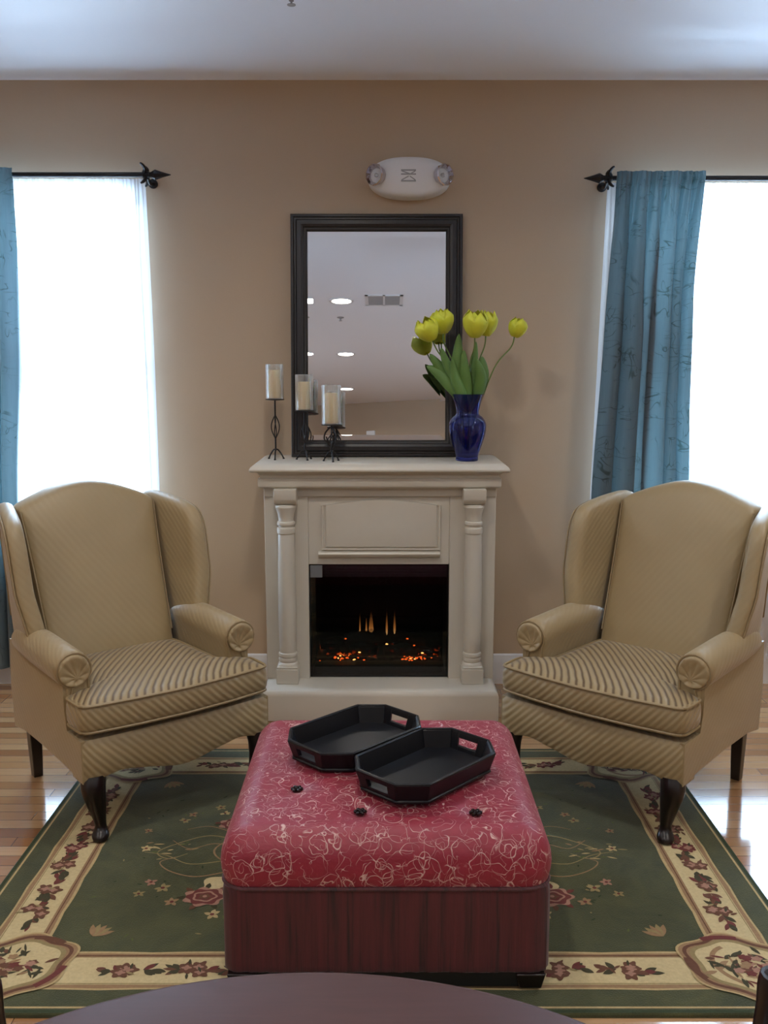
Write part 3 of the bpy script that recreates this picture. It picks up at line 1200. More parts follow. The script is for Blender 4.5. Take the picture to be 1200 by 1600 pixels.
def cloth(name, mat, top, bot, zt, zb, y0, nf, amp0, amp1, nu, nv, seed, xl=None, xr=None, label='', cat='curtain', ylean=0.0, rodz=None, xk=.35):
    rnd = random.Random(seed)
    ph = [rnd.uniform(-.8, .8) for _ in range(6)]
    b = B()
    verts = []
    for j in range(nv + 1):
        v = j / nv
        z = zt + (zb - zt) * v
        a = xl(z) if xl else top[0] + (bot[0] - top[0]) * v
        c = xr(z) if xr else top[1] + (bot[1] - top[1]) * v
        am = amp0 + (amp1 - amp0) * min(1, v * 3.2) ** .8
        for i in range(nu + 1):
            u = i / nu
            uu = u + .018 * sin(2 * pi * u * 2.3 + ph[0]) + .010 * sin(2 * pi * (u * 3.7 + v * .5) + ph[1])
            w = sin(2 * pi * nf * uu + ph[2] + .5 * sin(v * 2.4 + u * 9 + ph[5]))
            w = w + .28 * sin(2 * pi * nf * 2.3 * uu + ph[3] + v * 1.4) + .30 * sin(2 * pi * nf * .5 * u + ph[4])
            fine = (.0035 * sin(2 * pi * nf * 3.1 * u + ph[1])) * max(0, 1 - v * 5)
            x = a + (c - a) * u + xk * am * cos(2 * pi * nf * uu + ph[2]) * min(1, v * 7)
            y = y0 + am * w + fine + ylean * v
            if rodz is not None:      # gathered onto the rod: bulge around it
                k = max(0, 1 - abs(z - rodz) / .03)
                y -= .010 * k
            verts.append((x, y, z))
    n = nu + 1
    b.add(verts, [(j * n + i, j * n + i + 1, (j + 1) * n + i + 1, (j + 1) * n + i) for j in range(nv) for i in range(nu)])
    o = b.build(name, mat, ang=180)
    return tag(o, label, cat)


cloth('sheer_curtain', M['sheer'], (-2.1, -1.004), (-2.1, -.975), 2.222, .125, 4.196, 22, .0035, .009, 420, 60, 3, label='white sheer curtain glowing across the left window', cat='sheer curtain')
cloth('sheer_curtain', M['sheer'], (.940, 2.1), (.895, 2.1), 2.206, .125, 4.196, 22, .0035, .009, 420, 60, 5, label='white sheer curtain glowing across the right window', cat='sheer curtain')


def lin(pts):
    def f(z):
        for (z0, x0), (z1, x1) in zip(pts, pts[1:]):
            if z <= z0 and z >= z1:
                u = (z0 - z) / (z0 - z1)
                u = u * u * (3 - 2 * u) * .5 + u * .5
                return x0 + (x1 - x0) * u
        return pts[-1][1]
    return f


cloth('blue_curtain', M['blue_silk'], None, None, 2.238, .120, 4.118, 5.6, .007, .042, 260, 90, 11, lin([(2.3, .960), (1.6, .940), (.9, .905), (.1, .89)]), lin([(2.3, 1.325), (1.75, 1.285), (1.3, 1.285), (.9, 1.295), (.1, 1.31)]),
      'teal blue silk curtain with dark branch embroidery beside the right window', 'curtain', 0, 2.218, .68)
cloth('blue_curtain', M['blue_silk'], None, None, 2.252, .120, 4.122, 6.0, .006, .034, 260, 90, 23, lin([(2.3, -2.02), (.1, -2.03)]), lin([(2.3, -1.530), (1.5, -1.552), (.9, -1.585), (.1, -1.60)]),
      'teal blue silk curtain at the left edge of the photo', 'curtain', 0, 2.232, .5)


# ------------------------------------------------------------------ wing armchairs
def build_wing_chair():
    t = thing('wing_armchair', 'gold satin wing armchair to the left of the fireplace', 'armchair', (-.843, 3.165, 0), R(38.9), 'gold wing armchairs')
    yb = lambda z: .175 + .355 * (z - .445)
    # --- backrest: camel-back outline in (x, z), leaned back
    half = [(.225, .36), (.227, .45), (.232, .60), (.238, .75), (.245, .88), (.250, .940), (.248, .958)]
    top = []
    for k in range(1, 20):
        u = k / 20
        x = .248 * (1 - 2 * u)
        top.append((x, .962 + .071 * (cos(pi / 2 * (1 - 2 * u)) ** 1.15)))
    right = catmull([Vector((x, z, 0)) for x, z in half], 4)
    outl = [(p.x, p.y) for p in right] + top + [(-p.x, p.y) for p in reversed(right)]
    for _ in range(3):
        m_ = len(outl)
        outl = [outl[i] if (i in (0, m_ - 1) or outl[i][1] < .86) else ((outl[i - 1][0] + outl[i][0] + outl[(i + 1) % m_][0]) / 3, (outl[i - 1][1] + outl[i][1] + outl[(i + 1) % m_][1]) / 3) for i in range(m_)]
    for k in range(1, 12):
        outl.append((-.225 + .45 * k / 12, .36))
    lay = [(.90, .105), (.97, .100), (1.0, .085), (1.005, .055), (1.005, .035), (1.0, .018), (.985, .006), (.955, -.001), (.88, -.008), (.70, -.016), (.45, -.020), (.2, -.022), (.06, -.022)]
    b = B()
    b.pillow(outl, lay, lambda x, z, d: Vector((x, yb(z) + d, z)), center=(0, .70))
    b.build('backrest', M['fabric_plain'], t, ang=70)
    for s_ in (-1, 1):
        b = B()
        fr = [(x * .993, yb(z) + .004, z) for x, z in outl if .46 < z < .95 and x * s_ > .2]
        b.tube(fr, .003, 6)
        b.build('back_piping', M['piping'], t)
    # --- wings
    ctrl = [(.085, .52), (.098, .62), (.125, .74), (.152, .85), (.174, .900), (.203, .930), (.25, .948), (.31, .960), (.37, .968), (.43, .972), (.466, .955), (.455, .90), (.42, .80), (.375, .66), (.32, .52), (.27, .45), (.18, .44), (.10, .45)]
    wout = [(p.x, p.y) for p in catmull([Vector((y, z, 0)) for y, z in ctrl], 4, True)]
    wl = [(.80, -.029), (.92, -.027), (.975, -.021), (1.0, -.010), (1.008, 0.003), (1.0, .016), (.975, .027), (.92, .033), (.80, .036), (.5, .038), (.2, .038)]
    for s in (-1, 1):
        b = B()
        b.pillow(wout, [(.2, -.031), (.5, -.031)] + wl, lambda y, z, d, s=s: Vector((s * (.278 + .22 * (yb(z) + .05 - y) * max(0, min(1, (z - .45) / .25)) + d), y, z)), center=(.27, .72))
        w = b.build('wing', M['fabric_soft'], t, ang=75)
        b = B()
        edge = [q for q in wout if q[0] < .40 and (q[1] > .56)]
        edge.sort(key=lambda q: (q[1] if q[0] < .19 else 0.95 + q[0]))
        for dd in (.034,):
            pts = [(s * (.278 + .22 * (yb(z) + .05 - y) * max(0, min(1, (z - .45) / .25)) + dd), .27 + (y - .27) * .95, .72 + (z - .72) * .95) for y, z in edge]
            b.tube(pts, .0035, 6)
        b.build('wing_piping', M['piping'], w)
    # --- arms with rolled top and pleated scroll front
    arc = []
    cx, cz, r = .292, .528, .058
    sec = [(.240, .36), (.240, .44), (.241, .49)]
    for k in range(19):
        a = R(195 - k * (195 + 62) / 18)
        sec.append((cx + r * cos(a), cz + r * sin(a)))
    sec += [(.318, .46), (.322, .42), (.322, .36)]
    for s in (-1, 1):
        b = B()
        ly = [(.55, -.188), (.78, -.190), (.90, -.186), (.97, -.178), (1.0, -.163), (1.0, -.05), (1.0, .04), (.985, .10), (.93, .16), (.84, .22), (.7, .27)]
        b.pillow(sec, ly, lambda x, z, y, s=s: Vector((s * x, y, z + .03 * (y + .1) * max(0, min(1, (z - .40) / .1)))), center=(.287, .48))
        a_ = b.build('arm', M['fabric_soft'], t, ang=70)
        b = B()
        nz_ = 72
        rings = []
        for rr, dy in ((1.0, .004), (1.0, -.008), (.96, -.013), (.85, -.014), (.66, -.011), (.45, -.008), (.22, -.008), (.06, -.010)):
            ring = []
            for j in range(nz_):
                a = 2 * pi * j / nz_
                pl = .0032 * (abs(sin(4.5 * a + .6)) ** .6 - .5) * min(1, rr * 2.2) * (1 if rr < .99 else 0)
                ox_, oz_ = -.010 * (1 - rr), -.026 * (1 - rr)
                ring.append((s * (cx + .001 + ox_ + .050 * rr * cos(a)), -.186 + dy - pl, cz - .004 + oz_ + .050 * rr * sin(a)))
            rings.append(ring)
        b.loft(rings, (True, True))
        b.build('pleated_scroll', M['fabric_soft'], a_, ang=60)
        b = B()
        pts = []
        for k in range(15):
            a = R(215 - k * (215 + 85) / 14)
            pts.append((s * (cx + .054 * cos(a)), -.190, cz + .054 * sin(a) - .004))
        pts = [(s * .248, -.189, .38), (s * .247, -.190, .46)] + pts + [(s * .306, -.190, .44), (s * .304, -.189, .38)]
        b.tube(pts, .0045, 6)
        b.build('arm_piping', M['piping'], a_)
    # --- seat frame with side panels and scalloped apron
    b = B()
    prof = []
    N = 40
    for k in range(N + 1):
        x = -.322 + .644 * k / N
        a = abs(x) / .322
        zb = .222 - .022 * math.exp(-((a - 1.0) / .16) ** 2) - .030 * math.exp(-(a / .34) ** 2) + .006 * math.exp(-((a - .62) / .12) ** 2)
        prof.append((x, zb))
    frontz = .340
    def bow(x):
        return -.012 * (1 - (x / .322) ** 2)
    rings = []
    for x, zb in prof:
        e = .012 * max(0, abs(x) / .322 - .93) / .07
        rings.append([(x, -.318 + bow(x) + e, zb), (x, -.322 + bow(x) + e, zb + .012), (x, -.322 + bow(x) + e, frontz - .012), (x, -.312 + bow(x) + e, frontz), (x, -.22, frontz), (x, -.22, zb)])
    b.loft(rings)
    b.build('apron', M['fabric_rib'], t, ang=50)
    b = B()
    for s in (-1, 1):
        # outer side panel, one smooth face from arm to bottom edge
        poly = [(-.310, .205), (-.310, .338), (-.200, .340), (-.185, .40), (-.182, .505), (.26, .520), (.305, .520), (.318, .35), (.300, .205), (.20, .222), (0, .224), (-.2, .218)]
        rings = [[(s * x, y, z) for y, z in poly] for x in (.300, .322, .326, .322)]
        rings[3] = [(s * .3265, (y - .05) * .985 + .05, (z - .36) * .985 + .36) for y, z in poly]
        b.loft(rings[:3:2] + [rings[3]])
    b.box(-.31, .31, -.24, .27, .215, .338)
    b.box(-.285, .285, -.265, .25, .338, .3605)
    b.box(-.31, .31, .255, .30, .21, .50)
    b.build('seat_frame', M['fabric_plain'], t, ang=40)
    # --- T cushion
    pts = [(-.326, -.322), (-.16, -.342), (0, -.350), (.16, -.342), (.326, -.322), (.330, -.20), (.322, -.192), (.243, -.192), (.236, -.185), (.232, 0), (.226, .185), (.21, .20), (0, .205), (-.21, .20), (-.226, .185), (-.232, 0), (-.236, -.185), (-.243, -.192), (-.322, -.192), (-.330, -.20)]
    dense = []
    n = len(pts)
    for i in range(n):
        a, c = Vector((*pts[i], 0)), Vector((*pts[(i + 1) % n], 0))
        m = max(1, int((c - a).length / .02))
        for j in range(m):
            q = a.lerp(c, j / m)
            dense.append((q.x, q.y))
    for _ in range(2):
        dense = [((dense[i - 1][0] + 2 * dense[i][0] + dense[(i + 1) % len(dense)][0]) / 4, (dense[i - 1][1] + 2 * dense[i][1] + dense[(i + 1) % len(dense)][1]) / 4) for i in range(len(dense))]
    cl = [(.1, .361), (.6, .361), (.955, .362), (.985, .366), (1.0, .378), (1.006, .40), (1.0, .428), (.985, .442), (.955, .449), (.85, .457), (.65, .463), (.4, .466), (.15, .467)]
    b = B()
    b.pillow(dense, cl, lambda x, y, z: Vector((x, y, z + .010 * (y < -.1) * 0)), center=(0, -.10))
    cu = b.build('seat_cushion', [M['fabric_rib'], M['fabric_seat']], t, ang=60)
    for p in cu.data.polygons:
        if p.center.z > .447:
            p.material_index = 1
    for z, s in ((.446, .992), (.364, .990)):
        b = B()
        b.tube([(x * s, (y + .10) * s - .10, z) for x, y in dense], .0045, 6, closed=True)
        b.build('cushion_piping', M['piping'], cu)
    # --- legs
    for s in (-1, 1):
        path = catmull([(s * .284, -.292, .225), (s * .292, -.302, .185), (s * .286, -.303, .135), (s * .276, -.297, .085), (s * .272, -.297, .055), (s * .277, -.305, .030), (s * .279, -.309, .0168)], 5)
        rr = [Vector((x, 0, 0)) for x in (.036, .037, .030, .021, .0175, .026, .023)]
        rr = [q.x for q in catmull(rr, 5)]
        b = B()
        b.loft([[(p.x + r * cos(2 * pi * j / 16), p.y + r * sin(2 * pi * j / 16), max(.0168, p.z)) for j in range(16)] for p, r in zip(path, rr)])
        l = b.build('leg', M['dark_leg'], t, ang=50)
        l['label'] = 'dark curved front leg with pad foot'
        b = B()
        b.loft([[(s * .272 + s * dx + ox, y + dy, z) for dx, dy in ((-w, -w), (w, -w), (w, w), (-w, w))] for ox, y, z, w in ((0, .272, .23, .021), (-s * .004, .282, .15, .020), (-s * .010, .296, .07, .018), (-s * .016, .312, .0, .016))])
        l = b.build('leg', M['dark_leg'], t, bevel=.003)
        l['label'] = 'straight dark back leg'
    return t


chair = build_wing_chair()
dup(chair, (.850, 3.153, 0), R(-41.2), 'gold satin wing armchair to the right of the fireplace', (-1, 1, 1))

# ------------------------------------------------------------------ rug
RX, RY = -.015, 2.71
rw, rd = 1.062, .752
b = B()
mats = ['rug_green', 'rug_cream', 'rug_tan', 'rug_brown', 'rug_rose', 'rug_pink', 'rug_leaf', 'rug_edge', 'rug_darkgreen', 'rug_lightgreen', 'rug_gold']
G, CR, TAN, BR, RO, PK, LF, ED, DG, LG, GO = range(11)
TH = .011
ol = rrect(-rw, rw, -rd, rd, .012, 3, 12)
b.pillow(ol, [(1.0, .0005), (1.0, TH - .003), (.997, TH)], lambda x, y, z: Vector((x, y, z)), center=(0, 0), cap=(True, True))
rr_ = random.Random(5)
LZ = [TH]


CNT = [0]


def lz(lvl):
    CNT[0] += 1
    return TH + .00035 * lvl + CNT[0] * 2.5e-7


def flat(pts, lvl, mi):
    z = lz(lvl)
    b.add([(x, y, z) for x, y in pts], [tuple(range(len(pts)))], mi)


def band(x0, y0, x1, y1, w, lvl, mi, wav=0):
    # rectangular ring from outline (inset) with width w, optionally wavy
    z = TH + .00035 * lvl
    def loop(ins):
        q = []
        for (ax, ay), (cx_, cy_) in (((x0 + ins, y0 + ins), (x1 - ins, y0 + ins)), ((x1 - ins, y0 + ins), (x1 - ins, y1 - ins)), ((x1 - ins, y1 - ins), (x0 + ins, y1 - ins)), ((x0 + ins, y1 - ins), (x0 + ins, y0 + ins))):
            nx, ny = (ay - cy_), (cx_ - ax)
            L = sqrt(nx * nx + ny * ny)
            for k in range(48):
                u = k / 48
                o = wav * (abs(sin(pi * u * 6)) - .5)
                q.append((ax + (cx_ - ax) * u + nx / L * o, ay + (cy_ - ay) * u + ny / L * o, z))
        return q
    a, c = loop(0), loop(w)
    n = len(a)
    b.add(a + c, [(i, (i + 1) % n, n + (i + 1) % n, n + i) for i in range(n)], mi)


OI = .083       # outer green margin
band(-rw + .018, -rd + .018, rw - .018, rd - .018, .006, 1, ED)
band(-rw + .003, -rd + .003, rw - .003, rd - .003, .010, 1, DG)
ox, oy = rw - OI, rd - OI
band(-ox, -oy, ox, oy, .146, 1, ED, .004)
band(-ox + .006, -oy + .006, ox - .006, oy - .006, .132, 2, TAN, .003)
band(-ox + .018, -oy + .018, ox - .018, oy - .018, .104, 3, CR)
band(-ox + .020, -oy + .020, ox - .020, oy - .020, .003, 4, GO)
band(-ox + .128, -oy + .128, ox - .128, oy - .128, .003, 4, BR)
bc = .070       # centre line of the border, inset from (ox, oy)


def leafp(x, y, a, L, w, lvl, mi):
    q = []
    for k in range(7):
        u = k / 6
        q.append((u * L, w * sin(pi * u) ** .8))
    for k in range(5, 0, -1):
        u = k / 6
        q.append((u * L, -w * .8 * sin(pi * u)))
    flat([(x + cos(a) * p - sin(a) * r, y + sin(a) * p + cos(a) * r) for p, r in q], lvl, mi)


def disc(x, y, rx, ry, lvl, mi, lob=0, am=.15, n=28, rot=0):
    q = []
    for k in range(n):
        a = 2 * pi * k / n
        s = 1 + (am * cos(lob * a) if lob else 0)
        px, py = rx * s * cos(a), ry * s * sin(a)
        q.append((x + px * cos(rot) - py * sin(rot), y + px * sin(rot) + py * cos(rot)))
    flat(q, lvl, mi)


def ringd(x, y, rx, ry, w, lvl, mi, lob=0, am=.1, n=64, a0=0, a1=2 * pi, rot=0):
    z = lz(lvl)
    o, i_ = [], []
    full = a1 - a0 > 2 * pi - .01
    m = n if full else n + 1
    for k in range(m):
        a = a0 + (a1 - a0) * k / n
        s = 1 + (am * cos(lob * a) if lob else 0)
        for lst, e in ((o, w / 2), (i_, -w / 2)):
            px, py = (rx * s + e) * cos(a), (ry * s + e) * sin(a)
            lst.append((x + px * cos(rot) - py * sin(rot), y + px * sin(rot) + py * cos(rot), z))
    b.add(o + i_, [(j, (j + 1) % m, m + (j + 1) % m, m + j) for j in range(m if full else m - 1)], mi)


def spray(x, y, a, sc=1.0):
    # a border spray: central bloom with leaves along direction a
    col = rr_.choice([RO, BR, BR])
    for k in range(13):
        aa = a + rr_.uniform(-.85, .85) + (pi if k % 2 else 0)
        d = rr_.uniform(.012, .05) * sc
        leafp(x + cos(a) * d * (1 if k % 2 == 0 else -1), y + sin(a) * d * (1 if k % 2 == 0 else -1), aa, rr_.uniform(.022, .036) * sc, rr_.uniform(.005, .009) * sc, 5, rr_.choice([LF, LF, BR, RO]))
    for k in range(3):
        px, py = x + rr_.uniform(-.022, .022) * sc, y + rr_.uniform(-.012, .012) * sc
        disc(px, py, .019 * sc, .015 * sc, 6, col, 5, .22, rot=rr_.random() * 3)
        disc(px, py, .009 * sc, .007 * sc, 7, PK, 4, .3, 16)
    for k in range(3):
        aa = rr_.random() * 6.28
        leafp(x + rr_.uniform(-.03, .03) * sc, y + rr_.uniform(-.02, .02) * sc, aa, .02 * sc, .004, 7, rr_.choice([BR, LF, GO]))


for s in (-1, 1):
    for k in range(11):
        if k in (0, 10):
            continue
        spray(-.74 + 1.48 * k / 10, s * (oy - bc), 0 + rr_.uniform(-.2, .2), 1.2)
    for k in range(1, 8):
        spray(s * (ox - bc), -.46 + .92 * k / 8, pi / 2 + rr_.uniform(-.2, .2), 1.2)

# corner cartouches
for sx in (-1, 1):
    for sy in (-1, 1):
        cx, cy = sx * (ox - .088), sy * (oy - .082)
        ro = .5 * sx * sy
        disc(cx, cy, .158, .126, 8, ED, 6, .07, 72, ro)
        disc(cx, cy, .152, .120, 9, TAN, 6, .07, 72, ro)
        ringd(cx, cy, .138, .108, .010, 10, BR, 6, .07, 72, rot=ro)
        disc(cx, cy, .128, .098, 11, GO, 6, .05, 72, ro)
        disc(cx, cy, .116, .088, 12, CR, 6, .05, 72, ro)
        ringd(cx + .02 * sx, cy, .100, .080, .012, 13, TAN, 0, 0, 30, 2.6, 4.6, ro)
        for k in range(4):
            a0 = k * pi / 2 + .3
            ringd(cx, cy, .142, .112, .016, 11, RO if k % 2 else BR, 0, 0, 20, a0, a0 + .7, ro)
        for k in range(52):
            a, d = rr_.random() * 6.28, .082 * sqrt(rr_.random())
            leafp(cx + d * cos(a) * 1.05, cy + d * sin(a) * .75, rr_.random() * 6.28, rr_.uniform(.025, .045), rr_.uniform(.003, .008), 14, rr_.choice([LF, BR, LF, TAN, RO]))
        for k in range(14):
            a, d = rr_.random() * 6.28, .06 * rr_.random()
            disc(cx + d * cos(a), cy + d * sin(a) * .7, .013, .010, 15, rr_.choice([BR, RO, PK, TAN]), 5, .2, 16)
        # inner tan ornament pointing into the field
        for k in range(5):
            leafp(cx - sx * .165, cy - sy * .128, atan2(-sy, -sx) + (k - 2) * .35 + (1.2 if sx * sy > 0 else -1.2) * .3, .055, .009, 3, GO if k % 2 else TAN)


def rose(x, y, s):
    disc(x, y, .045 * s, .036 * s, 4, PK, 7, .12, 42)
    disc(x, y, .038 * s, .030 * s, 5, RO, 6, .12, 36)
    ringd(x, y, .024 * s, .018 * s, .005 * s, 6, PK, 5, .1, 30)
    disc(x, y, .013 * s, .010 * s, 6, BR, 5, .2, 20)
    disc(x, y, .005 * s, .005 * s, 7, PK, 0, 0, 10)
    for k in range(6):
        a = k * 1.05 + rr_.random()
        leafp(x + .036 * s * cos(a), y + .030 * s * sin(a), a, .026 * s, .007 * s, 3, rr_.choice([LF, RO, BR]))


def small_flower(x, y, s, mi):
    for k in range(5):
        a = k * 2 * pi / 5 + rr_.random()
        leafp(x, y, a, .020 * s, .006 * s, 3, mi)
    disc(x, y, .005 * s, .005 * s, 4, RO, 0, 0, 10)


def scroll(pts, w, mi, lvl=2):
    q = catmull([Vector((*p, 0)) for p in pts], 10)
    z = lz(lvl)
    A, C = [], []
    n = len(q)
    for i in range(n):
        d = (q[min(i + 1, n - 1)] - q[max(i - 1, 0)]).normalized()
        nn = Vector((-d.y, d.x, 0)) * w / 2 * (1 - .5 * i / n)
        A.append((q[i].x + nn.x, q[i].y + nn.y, z))
        C.append((q[i].x - nn.x, q[i].y - nn.y, z))
    b.add(A + C, [(i, i + 1, n + i + 1, n + i) for i in range(n - 1)], mi)


# central medallion, its sides show either side of the ottoman
ringd(0, -.02, .47, .30, .006, 2, TAN, 8, .05, 120)
for sx in (-1, 1):
    disc(sx * .42, -.22, .075, .060, 2, CR, 5, .12, 40)
    disc(sx * .40, .14, .070, .055, 2, CR, 5, .12, 40)
    rose(sx * .475, -.275, 1.25)
    rose(sx * .455, .145, 1.1)
    disc(sx * .40, -.23, .022, .018, 4, LG, 5, .25, 24)
    # tan key-pattern post between the two cartouches
    flat([(sx * .385, -.12), (sx * .415, -.12), (sx * .415, .03), (sx * .385, .03)], 2, TAN)
    for k in range(4):
        flat([(sx * (.388 + .007 * k), -.115), (sx * (.391 + .007 * k), -.115), (sx * (.391 + .007 * k), .025), (sx * (.388 + .007 * k), .025)], 3, BR)
    # loose scrolls and sprigs out in the field
    scroll([(sx * .43, .04), (sx * .52, .07), (sx * .60, .03), (sx * .66, -.03), (sx * .62, -.07), (sx * .57, -.04)], .006, GO)
    scroll([(sx * .43, -.14), (sx * .52, -.17), (sx * .60, -.14), (sx * .64, -.09), (sx * .60, -.06)], .006, TAN)
    scroll([(sx * .43, .0), (sx * .50, .02), (sx * .57, -.01), (sx * .63, .04)], .005, TAN)
    scroll([(sx * .45, -.08), (sx * .55, -.10), (sx * .63, -.05), (sx * .70, -.03)], .005, GO)
    scroll([(sx * .44, .08), (sx * .53, .13), (sx * .60, .11)], .005, TAN)
    for k in range(16):
        a = rr_.uniform(-.6, .6)
        leafp(sx * (.56 + rr_.uniform(0, .16)), -.02 + rr_.uniform(-.06, .05), a, rr_.uniform(.018, .035), .004, 3, rr_.choice([GO, ED, TAN, LG]))
    for x, y, s, mi in ((.62, .17, 1.0, GO), (.60, .21, .9, TAN), (.70, -.01, 1.0, ED), (.60, -.23, 1.2, GO), (.64, -.20, 1.0, PK), (.56, -.30, 1.1, TAN), (.44, -.36, 1.2, ED), (.52, .26, 1.0, GO),
                        (.66, -.26, .9, GO), (.72, .10, .8, TAN), (.50, .22, .9, ED)):
        small_flower(sx * x, y, s, mi)
for k in range(150):
    x, y = rr_.uniform(-.78, .78), rr_.uniform(-.48, .50)
    leafp(x, y, rr_.random() * 6.28, rr_.uniform(.008, .022), .003, 1, rr_.choice([LG, LG, DG, DG, GO]))
rug = b.build('area_rug', [M[m] for m in mats], loc=(RX, RY, 0), smooth=False)
tag(rug, 'olive green wool rug with cream floral border under the ottoman', 'rug')

# ------------------------------------------------------------------ ottoman
OXC, OYC, OW, OD = .005, 2.422, .380, .386
RT = TH + .0055
ott = thing('ottoman', 'square red ottoman with scroll-patterned tufted top on the green rug', 'ottoman', (OXC, OYC, RT))
tufts = [(-.225, -.13), (-.062, -.255), (.215, -.255), (.09, -.10), (-.20, .17), (.24, .10), (.03, .22)]


def ins_rr(d, rc):
    return rrect(-OW + d, OW - d, -OD + d, OD - d, max(.004, rc - d * .85), 8, 44)


b = B()
ZT, rc = .402 - RT - .006, .075
rings = []
for zz_, dd in ((.250, .012), (.251, .003), (.257, .0), (.275, -.004), (.300, -.006), (ZT - rc, -.005)):
    rings.append([(x, y, zz_) for x, y in ins_rr(dd, .06)])
for k in range(1, 12):
    a = pi / 2 * k / 11
    d = -.005 + rc * (1 - cos(a))
    zz_ = ZT - rc + rc * sin(a)
    rings.append([(x, y, zz_) for x, y in ins_rr(d, .06)])
d = .07
while d < OD - .006:
    d += .0075
    if d > OD - .006:
        break
    ring = []
    for x, y in ins_rr(d, .06):
        z = ZT + .016 * (1 - ((x / OW) ** 2) * .6) * (1 - (y / OD) ** 2 * .6) * min(1, (d - .07) / .16)
        for tx, ty in tufts:
            q = ((x - tx) ** 2 + (y - ty) ** 2)
            z -= .016 * math.exp(-q / .0010) + .004 * math.exp(-q / .006)
        ring.append((x, y, z))
    rings.append(ring)
b.loft(rings, (True, True))
top_o = b.build('top_cushion', M['red_scroll'], ott, ang=70)
for tx, ty in tufts:
    c = B()
    zt = ZT + .016 * (1 - ((tx / OW) ** 2) * .6) * (1 - (ty / OD) ** 2 * .6) - .017
    for k in range(6):
        a = k * pi / 3
        c.lathe([(.0005, .0045), (.0045, .003), (.005, .0), (.0045, -.003)], (tx + .011 * cos(a), ty + .011 * sin(a), zt), 10)
    c.lathe([(.0005, .007), (.004, .006), (.006, .002), (.006, -.004)], (tx, ty, zt), 12)
    c.build('tuft_button', M['dark_leg'], top_o)
b = B()
b.tube([(x, y, .250) for x, y in ins_rr(.000, .06)], .0048, 6, closed=True)
pp = b.build('piping', M['red_skirt'], ott)
b = B()
rings = []
rs = random.Random(9)
basep = rrect(-OW + .001, OW - .001, -OD + .001, OD - .001, .03, 6, 60)
rip = [rs.uniform(-.0016, .0016) for _ in basep]
for zz_ in (.040, .044, .06, .12, .18, .235, .250):
    s = 1.0 if .042 < zz_ < .24 else .994
    rings.append([(x * s * (1 + r_ / OW * (1 if zz_ < .2 else .4)), y * s * (1 + r_ / OD * (1 if zz_ < .2 else .4)), zz_) for (x, y), r_ in zip(basep, rip)])
b.loft(rings)
b.build('skirt', M['red_skirt'], ott, ang=60)
b = B()
b.box(-OW + .02, OW - .02, -OD + .006, OD - .03, .004, .042)
b.build('plinth', M['black_box'], ott)
for sx in (-1, 1):
    for sy in (-1, 1):
        b = B()
        x, y = sx * (OW - .045), sy * (OD - .028)
        b.loft([[(x - w, y - w, z), (x + w, y - w, z), (x + w, y + w, z), (x - w, y + w, z)] for z, w in ((0, .026), (.04, .034))])
        b.build('foot', M['dark_leg'], ott, bevel=.003)


# ------------------------------------------------------------------ trays
def tray(loc, rz, label, tilt=(0, 0)):
    t = thing('serving_tray', label, 'tray', loc, rz, 'black trays on the ottoman')
    t.rotation_euler = (tilt[0], tilt[1], rz)
    L, Wd, ch, H = .186, .124, .060, .054

    def octo(e, z):
        l, w, c = L + e, Wd + e, ch + e * .4
        return [Vector(p) for p in ((l, -w + c, z), (l, w - c, z), (l - c * .95, w, z), (-l + c * .95, w, z), (-l, w - c, z), (-l, -w + c, z), (-l + c * .95, -w, z), (l - c * .95, -w, z))]
    b = B()
    b.loft([octo(-.020, 0), octo(-.014, .003), octo(-.014, .010)])
    b.build('tray_floor', M['black_tray'], t, bevel=.001)
    fo = lambda h: octo(-.014 + .016 * h / H, h)
    fi = lambda h: octo(-.024 + .016 * h / H, h)
    b = B()
    h0 = .002

    def piece(k, u0, u1, z0, z1):
        def P(fn, u, z):
            q = fn(z)
            return q[k].lerp(q[(k + 1) % 8], u)
        b.loft([[P(fo, u, z0), P(fi, u, z0), P(fi, u, z1), P(fo, u, z1)] for u in (u0, u1)])
    for k in range(8):
        if k in (0, 4):
            piece(k, 0, .22, h0, H)
            piece(k, .78, 1, h0, H)
            piece(k, .22, .78, h0, .020)
            piece(k, .22, .78, .041, H)
        else:
            piece(k, 0, 1, h0, H)
    b.build('tray_wall', M['black_tray'], t, bevel=.0012)
    # rim and base bead
    for z, r, nm in ((H, .0052, 'rim'), (.006, .0045, 'base_bead')):
        b = B()
        q = octo(-.003 if nm == 'rim' else -.012, z)
        pts = []
        for k in range(8):
            a, c = q[k], q[(k + 1) % 8]
            for j in range(6):
                pts.append(a.lerp(c, j / 6))
        b.tube(pts, r, 8, closed=True)
        b.build(nm, M['black_tray'], t)


ZTRAY = RT + ZT + .0160
tray((-.078, 2.508, ZTRAY), R(46), 'black octagonal tray lying behind, nearer the fireplace')
tray((.106, 2.325, ZTRAY), R(47), 'black octagonal tray lying in front on the ottoman')


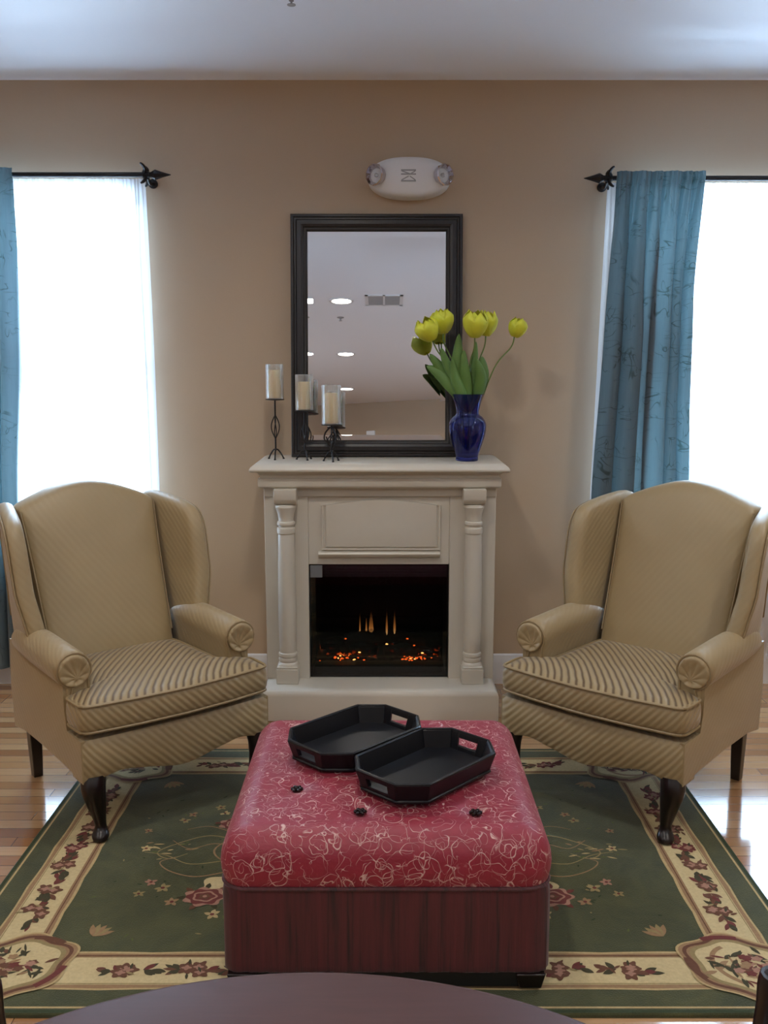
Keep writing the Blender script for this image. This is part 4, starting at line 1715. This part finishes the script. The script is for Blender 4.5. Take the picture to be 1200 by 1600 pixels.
# ------------------------------------------------------------------ foreground table and chairs
tb = thing('round_table', 'dark red-brown round wooden table top at the bottom edge of the photo', 'table', (-.080, .484, 0))
b = B()
b.lathe([(.40, .722), (.53, .722), (.546, .727), (.551, .736), (.548, .745), (.538, .750), (.40, .750), (.2, .750), (.02, .750)], n=128, cap=(True, True))
b.build('table_top', M['table'], tb, ang=50)
b = B()
b.lathe([(.05, .722), (.10, .715), (.06, .68), (.045, .60), (.06, .45), (.07, .34), (.05, .28), (.06, .20), (.05, .16)], n=32)
b.build('pedestal', M['table'], tb)
for k in range(4):
    a = pi / 4 + k * pi / 2
    b = B()
    pts = catmull([(.04 * cos(a), .04 * sin(a), .20), (.15 * cos(a), .15 * sin(a), .17), (.27 * cos(a), .27 * sin(a), .08), (.36 * cos(a), .36 * sin(a), .022)], 6)
    b.tube(pts, [.032 - .010 * i / (len(pts) - 1) for i in range(len(pts))], 10)
    b.build('foot', M['table'], tb)


def dining_chair(label, loc, rz):
    t = thing('wooden_chair', label, 'chair', loc, rz, 'dark wooden chairs at the round table')
    # faces local -Y, backrest at y=+.0, seat toward -Y
    b = B()
    b.pillow(rrect(-.20, .20, -.42, -.03, .05, 6, 6), [(.97, .430), (1.0, .436), (1.0, .452), (.98, .458), (.6, .456)], lambda x, y, z: Vector((x, y, z)))
    b.build('seat', M['dark_leg'], t)
    for s in (-1, 1):
        b = B()
        pts = catmull([(s * .185, -.02, 0), (s * .185, -.03, .30), (s * .188, -.02, .50), (s * .195, .012, .66), (s * .192, .018, .735)], 6)
        b.tube(pts, [.019] * (len(pts) - 4) + [.020, .021, .021, .019], 12)
        b.build('leg', M['dark_leg'], t)
        b = B()
        b.tube([(s * .17, -.38, .432), (s * .17, -.385, 0)], [.020, .014], 10)
        b.build('leg', M['dark_leg'], t)
    b = B()
    rings = []
    for k in range(21):
        x = -.205 + .41 * k / 20
        q = abs(x) / .205
        zt = .775 - .035 * q ** 4
        zb = .665 + .01 * q
        yc = .018 + .022 * (1 - q * q)
        rings.append([(x, yc - .013, zb), (x, yc - .014, zt - .01), (x, yc - .006, zt), (x, yc + .006, zt), (x, yc + .014, zt - .01), (x, yc + .013, zb)])
    b.loft(rings)
    b.build('top_rail', M['dark_leg'], t, bevel=.002)
    for x in (-.09, 0, .09):
        b = B()
        b.tube(catmull([(x, -.035, .45), (x, -.01, .56), (x, .03, .675)], 5), .009, 8)
        b.build('back_spindle', M['dark_leg'], t)


def face(loc, tgt):
    return atan2(-(tgt[0] - loc[0]), (tgt[1] - loc[1])) + pi


lc = (-.575, .865, 0)
dining_chair('dark wooden chair back peeking in at the bottom left corner', lc, face(lc, (-.082, .475)))
rc_ = (.552, .868, 0)
dining_chair('dark wooden chair back peeking in at the bottom right corner', rc_, face(rc_, (-.082, .475)))
